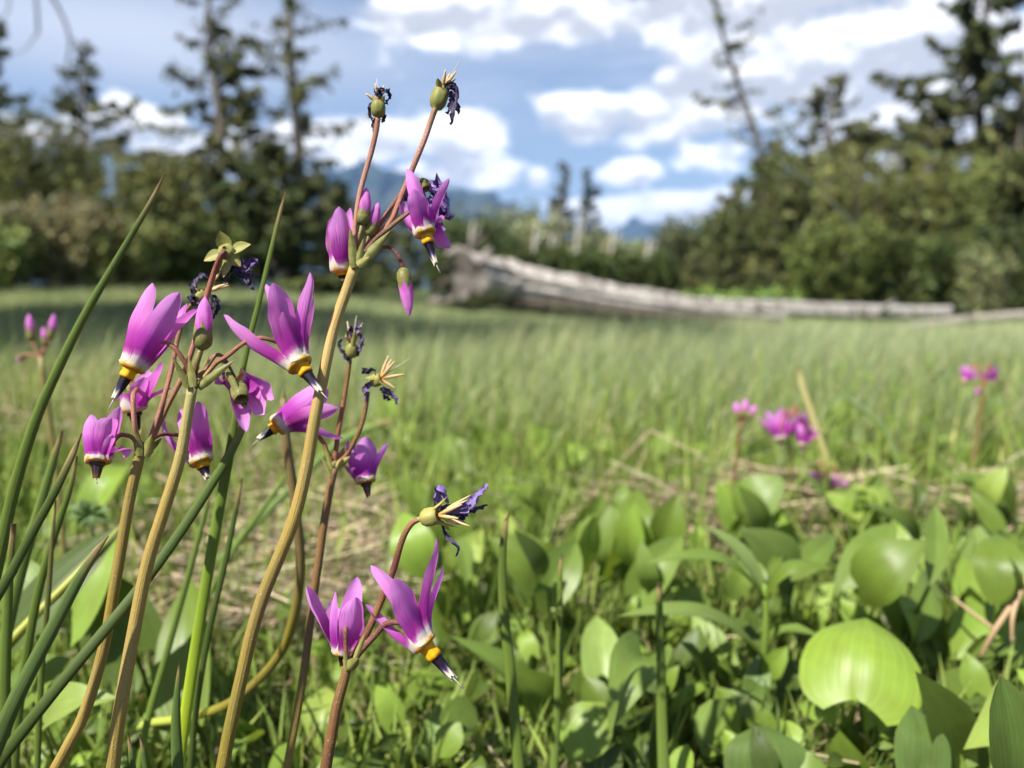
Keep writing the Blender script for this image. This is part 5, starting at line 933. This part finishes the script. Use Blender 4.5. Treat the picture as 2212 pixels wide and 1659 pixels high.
# --- left and bottom
leaf_plant('bright broad leaf behind the two left stalks', [((150, 1330), (250, 1150), .265, .28, 130, BG, dict(cup=.2, bend=.12, hint=(-FW + UP * .4))), ((60, 1300), (20, 1200), .26, .27, 100, LG, dict(cup=.2, bend=.1))])
leaf_plant('large bright leaf in the gap right of the second stalk', [((400, 1500), (410, 1240), .255, .285, 120, MG, dict(cup=.12, bend=.06, hint=(-FW + UP * .15)))])
leaf_plant('dark broad leaf in the shade left of the second stalk', [((290, 1400), (200, 1230), .27, .28, 160, DG, dict(cup=.1, bend=.1, hint=(-FW + UP * .4)))])
leaf_plant('pale ragged leaf lying in the lower left', [((100, 1570), (240, 1500), .225, .215, 110, (0.22, .30, .07), dict(cup=.2, bend=.2)), ((60, 1490), (150, 1420), .235, .24, 110, LG, dict(cup=.2, bend=.2))])
leaf_plant('shiny streaked leaf low between the brown stalks', [((690, 1620), (700, 1480), .275, .29, 80, YG, dict(shape='oval', cup=.2, bend=.15, hint=(-FW + UP * .6)))])
leaf_plant('pale upright strap leaves below the right low bloom', [((925, 1680), (952, 1510), .27, .285, 66, (0.22, .32, .10), dict(shape='lance', cup=.3, hint=(-FW))), ((860, 1680), (880, 1560), .27, .28, 70, YG, dict(shape='lance', cup=.3, hint=(-FW))), ((805, 1690), (780, 1500), .30, .31, 50, LG, dict(shape='lance', cup=.3, hint=(-FW)))])
leaf_plant('blurred bright leaf behind the leftmost bloom', [((210, 1080), (280, 1000), .42, .44, 80, BG, dict(cup=.2, bend=.2))])
leaf_plant('small round leaves at the bottom right of the low stalk', [((1010, 1640), (990, 1590), .32, .33, 70, LG, dict(cup=.2, bend=.2)), ((1060, 1660), (1040, 1620), .31, .32, 60, BG, dict(cup=.2, bend=.2))])

# --- whorled plant
wp = empty('whorled_plant', on_ground(1652, .33), 'upright stem with whorls of narrow leaves, right of centre', 'plant')
stalk('stem', wp, [W(1652, 1262, .29), W(1655, 1340, .29), W(1650, 1430, .292), W(1648, 1560, .302), W(1648, 1640, .304), on_ground(1646, .33)], np.array([5, 7, 9, 11, 12, 12]) * .30 / FPX, [BG, LG, BG, BG, LG], 9, 40, 'leaf')
for b, t, d0, d1, w_, c_, kw in [((1650, 1290), (1400, 1200), .29, .28, 50, LG, dict(bend=.18, cup=.4)), ((1652, 1286), (1524, 1128), .29, .30, 50, (.15, .21, .06), dict(bend=.10, cup=.4)), ((1652, 1288), (1790, 1212), .29, .28, 58, MG, dict(bend=.32, cup=-.4)), ((1655, 1280), (1690, 1190), .30, .33, 26, MG, dict(cup=.4)),
                             ((1648, 1420), (1345, 1312), .29, .27, 66, (0.17, .24, .06), dict(bend=.14, cup=.35)), ((1650, 1410), (1520, 1350), .30, .33, 50, DG, dict(bend=.2, cup=.3)), ((1652, 1405), (1770, 1365), .30, .29, 46, LG, dict(bend=.3, cup=.3)), ((1646, 1420), (1620, 1570), .30, .285, 56, (0.16, .23, .09), dict(bend=.2, cup=.3)), ((1650, 1460), (1610, 1640), .30, .27, 70, GG, dict(bend=.25, cup=.3)),
                             ((1654, 1270), (1625, 1205), .30, .31, 22, LG, dict(cup=.4))]:
    leaf(wp, b, t, d0, d1, w_, c_, shape='lance', nu=7, hint=(UP - FW * .35), **kw)
ll = leaf_plant('long dark leaf with a pale yellow rib slanting behind the left blades', [((-20, 1430), (268, 1128), .225, .245, 105, DG, dict(shape='lance', cup=.15, bend=.04, hint=(-FW + UP * .05 - RT * .3), gx=-60, gd=.235))])
stalk('midrib', ll, [W(-25, 1432, .2235), W(70, 1335, .229), W(165, 1240, .2345), W(262, 1135, .2435)], np.array([8, 8.5, 7, 3]) * .23 / FPX, [(.42, .46, .10), (.48, .50, .12), (.40, .46, .10)], 7, 24, 'leaf')
# --- small ferny seedlings
def seedling(label, x, y, d, s, col):
    r = empty('seedling', on_ground(x, d), label, 'plant', 'ferny seedlings'); g = on_ground(x, d); p = W(x, y, d)
    stalk('stem', r, [p, g], np.array([3, 3]) * d / FPX, [col, col], 6, 6, 'leaf')
    for k in range(8):
        a = k / 8 * 6.28 + .3; q = p + (RT * math.cos(a) + UP * math.sin(a) * .7 - FW * .2) * s
        P, tv = leaf_sheet(p, q, s * .42, 'oval', .2, .15, seed=k, nv=7, nu=5); mb = MB(); mb.grid(P, tv, col); mb.build('leaf', MAT['leaf'], r)
    return r
seedling('little pale ferny seedling in the dark soil at the bottom, right of centre', 1368, 1590, .30, .009, (0.22, .33, .09))
seedling('dark ferny seedling under the big heart leaf', 1945, 1600, .25, .008, MG)
seedling('green ferny tuft behind the left blades', 195, 1110, .30, .009, (0.10, .16, .05))
# --- dead twigs
tw = empty('dead_twig', on_ground(2212, .36), 'tan forked twig at the right edge', 'twig')
stalk('twig_stem', tw, [W(2240, 1180, .30), W(2205, 1275, .30), W(2150, 1360, .30), W(2118, 1420, .305)], np.array([5, 6.5, 6, 4]) * .3 / FPX, [(.36, .24, .13), (.40, .28, .16)], 8, 24); stalk('fork', tw, [W(2205, 1275, .30), W(2188, 1330, .295), W(2186, 1390, .295)], np.array([6, 5, 3]) * .3 / FPX, [(.36, .24, .13), (.40, .28, .16)], 7, 12)
stalk('fork', tw, [W(2150, 1360, .30), W(2070, 1300, .31), W(2010, 1240, .32)], np.array([4, 3.5, 2]) * .3 / FPX, [(.36, .24, .13), (.40, .28, .16)], 7, 12)

# ---------------------------------------------------------------- uncountable ground cover
def px_ground(n, x0, x1, y0, y1):
    """ground points spread evenly over a window of the view"""
    x = RNG.uniform(x0, x1, n); y = RNG.uniform(y0, y1, n); rx = (x - 1106) / FPX; ry = (829.5 - y) / FPX
    dz_ = FW.z + UP.z * ry; d = CAM_H / -dz_; wx = rx * d; wy = (FW.y + UP.y * ry) * d
    return wx, wy
# fine green grass near the flowers
parts_ = [px_ground(8500, -150, 2400, 900, 1900), px_ground(7500, -200, 2400, 850, 1150), px_ground(2600, -200, 900, 1000, 1900), px_ground(3000, 800, 2300, 1150, 1900), px_ground(6500, 2400, 3900, 880, 1950), px_ground(6500, -1700, -150, 880, 1950)]
x = np.concatenate([p[0] for p in parts_]); y = np.concatenate([p[1] for p in parts_]); px_ = x / y * FPX / .9926 + 1106; d_ = y; mat_ = ((px_ > 300) & (px_ < 860) & (d_ > .33) & (d_ < .85)) | ((px_ > 1400) & (d_ > .48) & (d_ < .60)); kp = ~(mat_ & (RNG.uniform(size=len(x)) < .68)); x = x[kp]; y = y[kp]; n = len(x)
h = np.clip(0.018 + 0.13 * (y - 0.15), .022, .105) * RNG.uniform(.45, 1.15, n); w = RNG.uniform(.0009, .0024, n) * (1 + .5 * y)
pick = RNG.uniform(size=n)[:, None]; k1 = np.array([0.075, 0.13, 0.030]); k2 = np.array([0.27, 0.34, 0.070]); kc = k1 * (1 - pick) + k2 * pick
kc[RNG.uniform(size=n) < .14] = np.array([0.36, 0.29, 0.15]); kc *= np.exp(RNG.normal(0, .18, (n, 1)))
blades('fine_grass', np.stack([x, y, gz(x, y) - .002], 1), h, w, RNG.uniform(0, 6.28, n), RNG.uniform(.2, 1.3, n), kc, 4, label='fine green grass blades between the leaves near the flowers', cat='grass')
# taller thin blades standing among the leaves
parts_ = [px_ground(1100, -250, 560, 980, 1700), px_ground(750, 850, 1560, 1000, 1500), px_ground(600, 1650, 2400, 1000, 1500), px_ground(900, -300, 2500, 880, 1060), px_ground(900, 950, 2400, 1150, 1800), px_ground(1500, -200, 950, 1120, 1850), px_ground(900, 2400, 3800, 900, 1850), px_ground(900, -1600, -200, 900, 1850)]
x = np.concatenate([p[0] for p in parts_]); y = np.concatenate([p[1] for p in parts_]); n = len(x)
h = np.clip(0.03 + 0.20 * (y - 0.2), .045, .125) * RNG.uniform(.6, 1.15, n); w = RNG.uniform(.0012, .0034, n); pick = RNG.uniform(size=n)[:, None]
kc = (np.array([0.10, 0.16, 0.035]) * (1 - pick) + np.array([0.29, 0.37, 0.08]) * pick) * np.exp(RNG.normal(0, .15, (n, 1)))
blades('upright_grass', np.stack([x, y, gz(x, y) - .002], 1), h, w, RNG.uniform(0, 6.28, n), RNG.uniform(.05, .5, n), kc, 5, label='thin taller grass blades standing upright among the low leaves', cat='grass')
# tangled dead straw
def straw(name, label, wins):
    mb = MB()
    for (n, x0, x1, y0, y1, sz, ang0, angs, lift) in wins:
        X, Y = px_ground(n, x0, x1, y0, y1); seg = 4; t = np.linspace(-.5, .5, seg + 1); L = RNG.uniform(.02, .085, n) * sz * (0.5 + Y); a = RNG.normal(ang0, angs, n); wd = RNG.uniform(.0003, .0008, n) * (0.6 + 1.0 * Y)
        d = np.stack([np.cos(a), np.sin(a), RNG.normal(0, .16, n)], 1); bow_ = RNG.normal(0, .14, n); z0 = gz(X, Y) + np.abs(RNG.normal(.006, .010, n)) + lift * RNG.uniform(0, 1, n); c = np.stack([X, Y, z0], 1)
        lat = np.stack([-np.sin(a), np.cos(a), RNG.normal(0, .8, n)], 1); lat /= np.linalg.norm(lat, axis=1)[:, None]; V = np.zeros((n, (seg + 1) * 2, 3)); tv = np.zeros_like(V); r = RNG.uniform(size=n)
        for k in range(seg + 1):
            cc = c + d * (L * t[k])[:, None] + np.array([0, 0, 1.0]) * (bow_ * L * (.25 - t[k] ** 2))[:, None] + lat * (bow_ * L * .6 * np.sin(t[k] * 5))[:, None]
            V[:, 2 * k] = cc - lat * wd[:, None]; V[:, 2 * k + 1] = cc + lat * wd[:, None]; tv[:, 2 * k:2 * k + 2, 1] = t[k] + .5; tv[:, 2 * k + 1, 0] = .7; tv[:, 2 * k:2 * k + 2, 2] = r[:, None]
        kc = np.array([0.36, 0.295, 0.195]) * np.exp(RNG.normal(0, .35, (n, 1))) * (1 + RNG.normal(0, .06, (n, 3))); m = (seg + 1) * 2; o = np.arange(n)[:, None] * m
        base = mb.n; mb.add(V, [], tv, np.repeat(kc, m, axis=0))
        for k in range(seg): mb.Q.append(base + o + np.array([[2 * k, 2 * k + 1, 2 * k + 3, 2 * k + 2]]))
    return tag(mb.build(name, MAT['straw'], loc=(0, 0, 0)), label, 'straw', kind='stuff')
straw('dead_straw', 'tangled tan dead straw lying between the green plants', [(2600, -150, 2400, 950, 1300, 1.0, 0, 1.2, 0), (900, -150, 2400, 1300, 1900, .7, 0, 1.2, 0), (1200, 2400, 3800, 950, 1900, .9, 0, 1.2, 0), (1200, -1600, -150, 950, 1900, .9, 0, 1.2, 0), (7000, 250, 880, 960, 1480, 1.2, .3, 1.0, .018), (3200, -100, 450, 880, 1080, 1.2, .1, .7, .04), (2200, 1400, 2350, 1150, 1250, 1.8, .03, .35, .026), (420, 1150, 1500, 1160, 1290, 1.6, .15, .3, .02)])
# small leaves
def leaf_litter(name, label, wins):
    mb = MB(); i = 0
    for (n, x0, x1, y0, y1, lo, hi, cols_) in wins:
        X, Y = px_ground(n, x0, x1, y0, y1)
        for k in range(n):
            L = random.uniform(lo, hi) * (0.55 + .75 * min(Y[k], .8)); hgt = random.uniform(.004, .035) + .03 * max(0, Y[k] - .3); z = float(gz(X[k], Y[k])) + hgt; a = random.uniform(0, 6.28); el_ = random.uniform(-.15, 1.25)
            B = Vector((X[k], Y[k], z)); T_ = B + Vector((math.cos(a) * math.cos(el_), math.sin(a) * math.cos(el_), math.sin(el_))) * L
            P, tv = leaf_sheet(B, T_, L * random.uniform(.45, .85), random.choice(['heart', 'heart', 'oval', 'lance']), random.uniform(-.2, .4), random.uniform(0, .25), Vector((random.gauss(0, .5), random.gauss(-.9, .5), .8)), nv=6, nu=5, seed=i); i += 1
            c = np.array(random.choice(cols_)) * math.exp(random.gauss(0, .2)); mb.grid(P, tv, c)
            g = np.array([B.x + random.gauss(0, .004), B.y + .004, float(gz(B.x, B.y)) - .002]); mb.tube([np3(B), g], [.0005, .0007], 3, col=c * .9, cap=False)
    return tag(mb.build(name, MAT['leaf'], loc=(0, 0, 0)), label, 'ground cover', kind='stuff')
leaf_litter('ground_leaves', 'low green leaves crowding the ground between the flowers and the sedge', [(380, 1150, 2400, 1000, 1900, .011, .030, [BG, LG, MG, DG, BG, DG]), (170, 760, 1150, 1000, 1900, .010, .024, [BG, LG, MG, DG]), (240, -150, 900, 1000, 1900, .008, .022, [LG, MG, BG, DG]), (300, 2400, 3800, 950, 1950, .012, .032, [BG, LG, MG, DG]), (240, -1600, -150, 950, 1950, .012, .028, [BG, LG, MG, DG]), (420, 780, 2400, 930, 1160, .016, .032, [BG, LG, BG, MG]), (110, -150, 350, 1000, 1500, .014, .028, [BG, LG, MG])])

# ---------------------------------------------------------------- air
hb = MB(); X0, X1, Y0, Y1, Z0, Z1 = -6200, 6200, -6200, 6400, -2.0, 420.0
V = [(X0, Y0, Z0), (X1, Y0, Z0), (X1, Y1, Z0), (X0, Y1, Z0), (X0, Y0, Z1), (X1, Y0, Z1), (X1, Y1, Z1), (X0, Y1, Z1)]
hb.add(V, [np.array([[0, 3, 2, 1], [4, 5, 6, 7], [0, 1, 5, 4], [1, 2, 6, 5], [2, 3, 7, 6], [3, 0, 4, 7]])])
hm, ht = material('haze'); pv = ht.node('ShaderNodeVolumePrincipled'); pv.inputs['Color'].default_value = (0.32, 0.55, 1.0, 1); pv.inputs['Density'].default_value = 1.7e-4; pv.inputs['Anisotropy'].default_value = 0.0
ho = ht.node('ShaderNodeOutputMaterial'); ht.l.new(pv.outputs[0], ho.inputs['Volume'])
tag(hb.build('haze', hm, loc=(0, 0, 0), smooth=False), 'thin blue air between the meadow and the mountains', 'haze', kind='stuff')
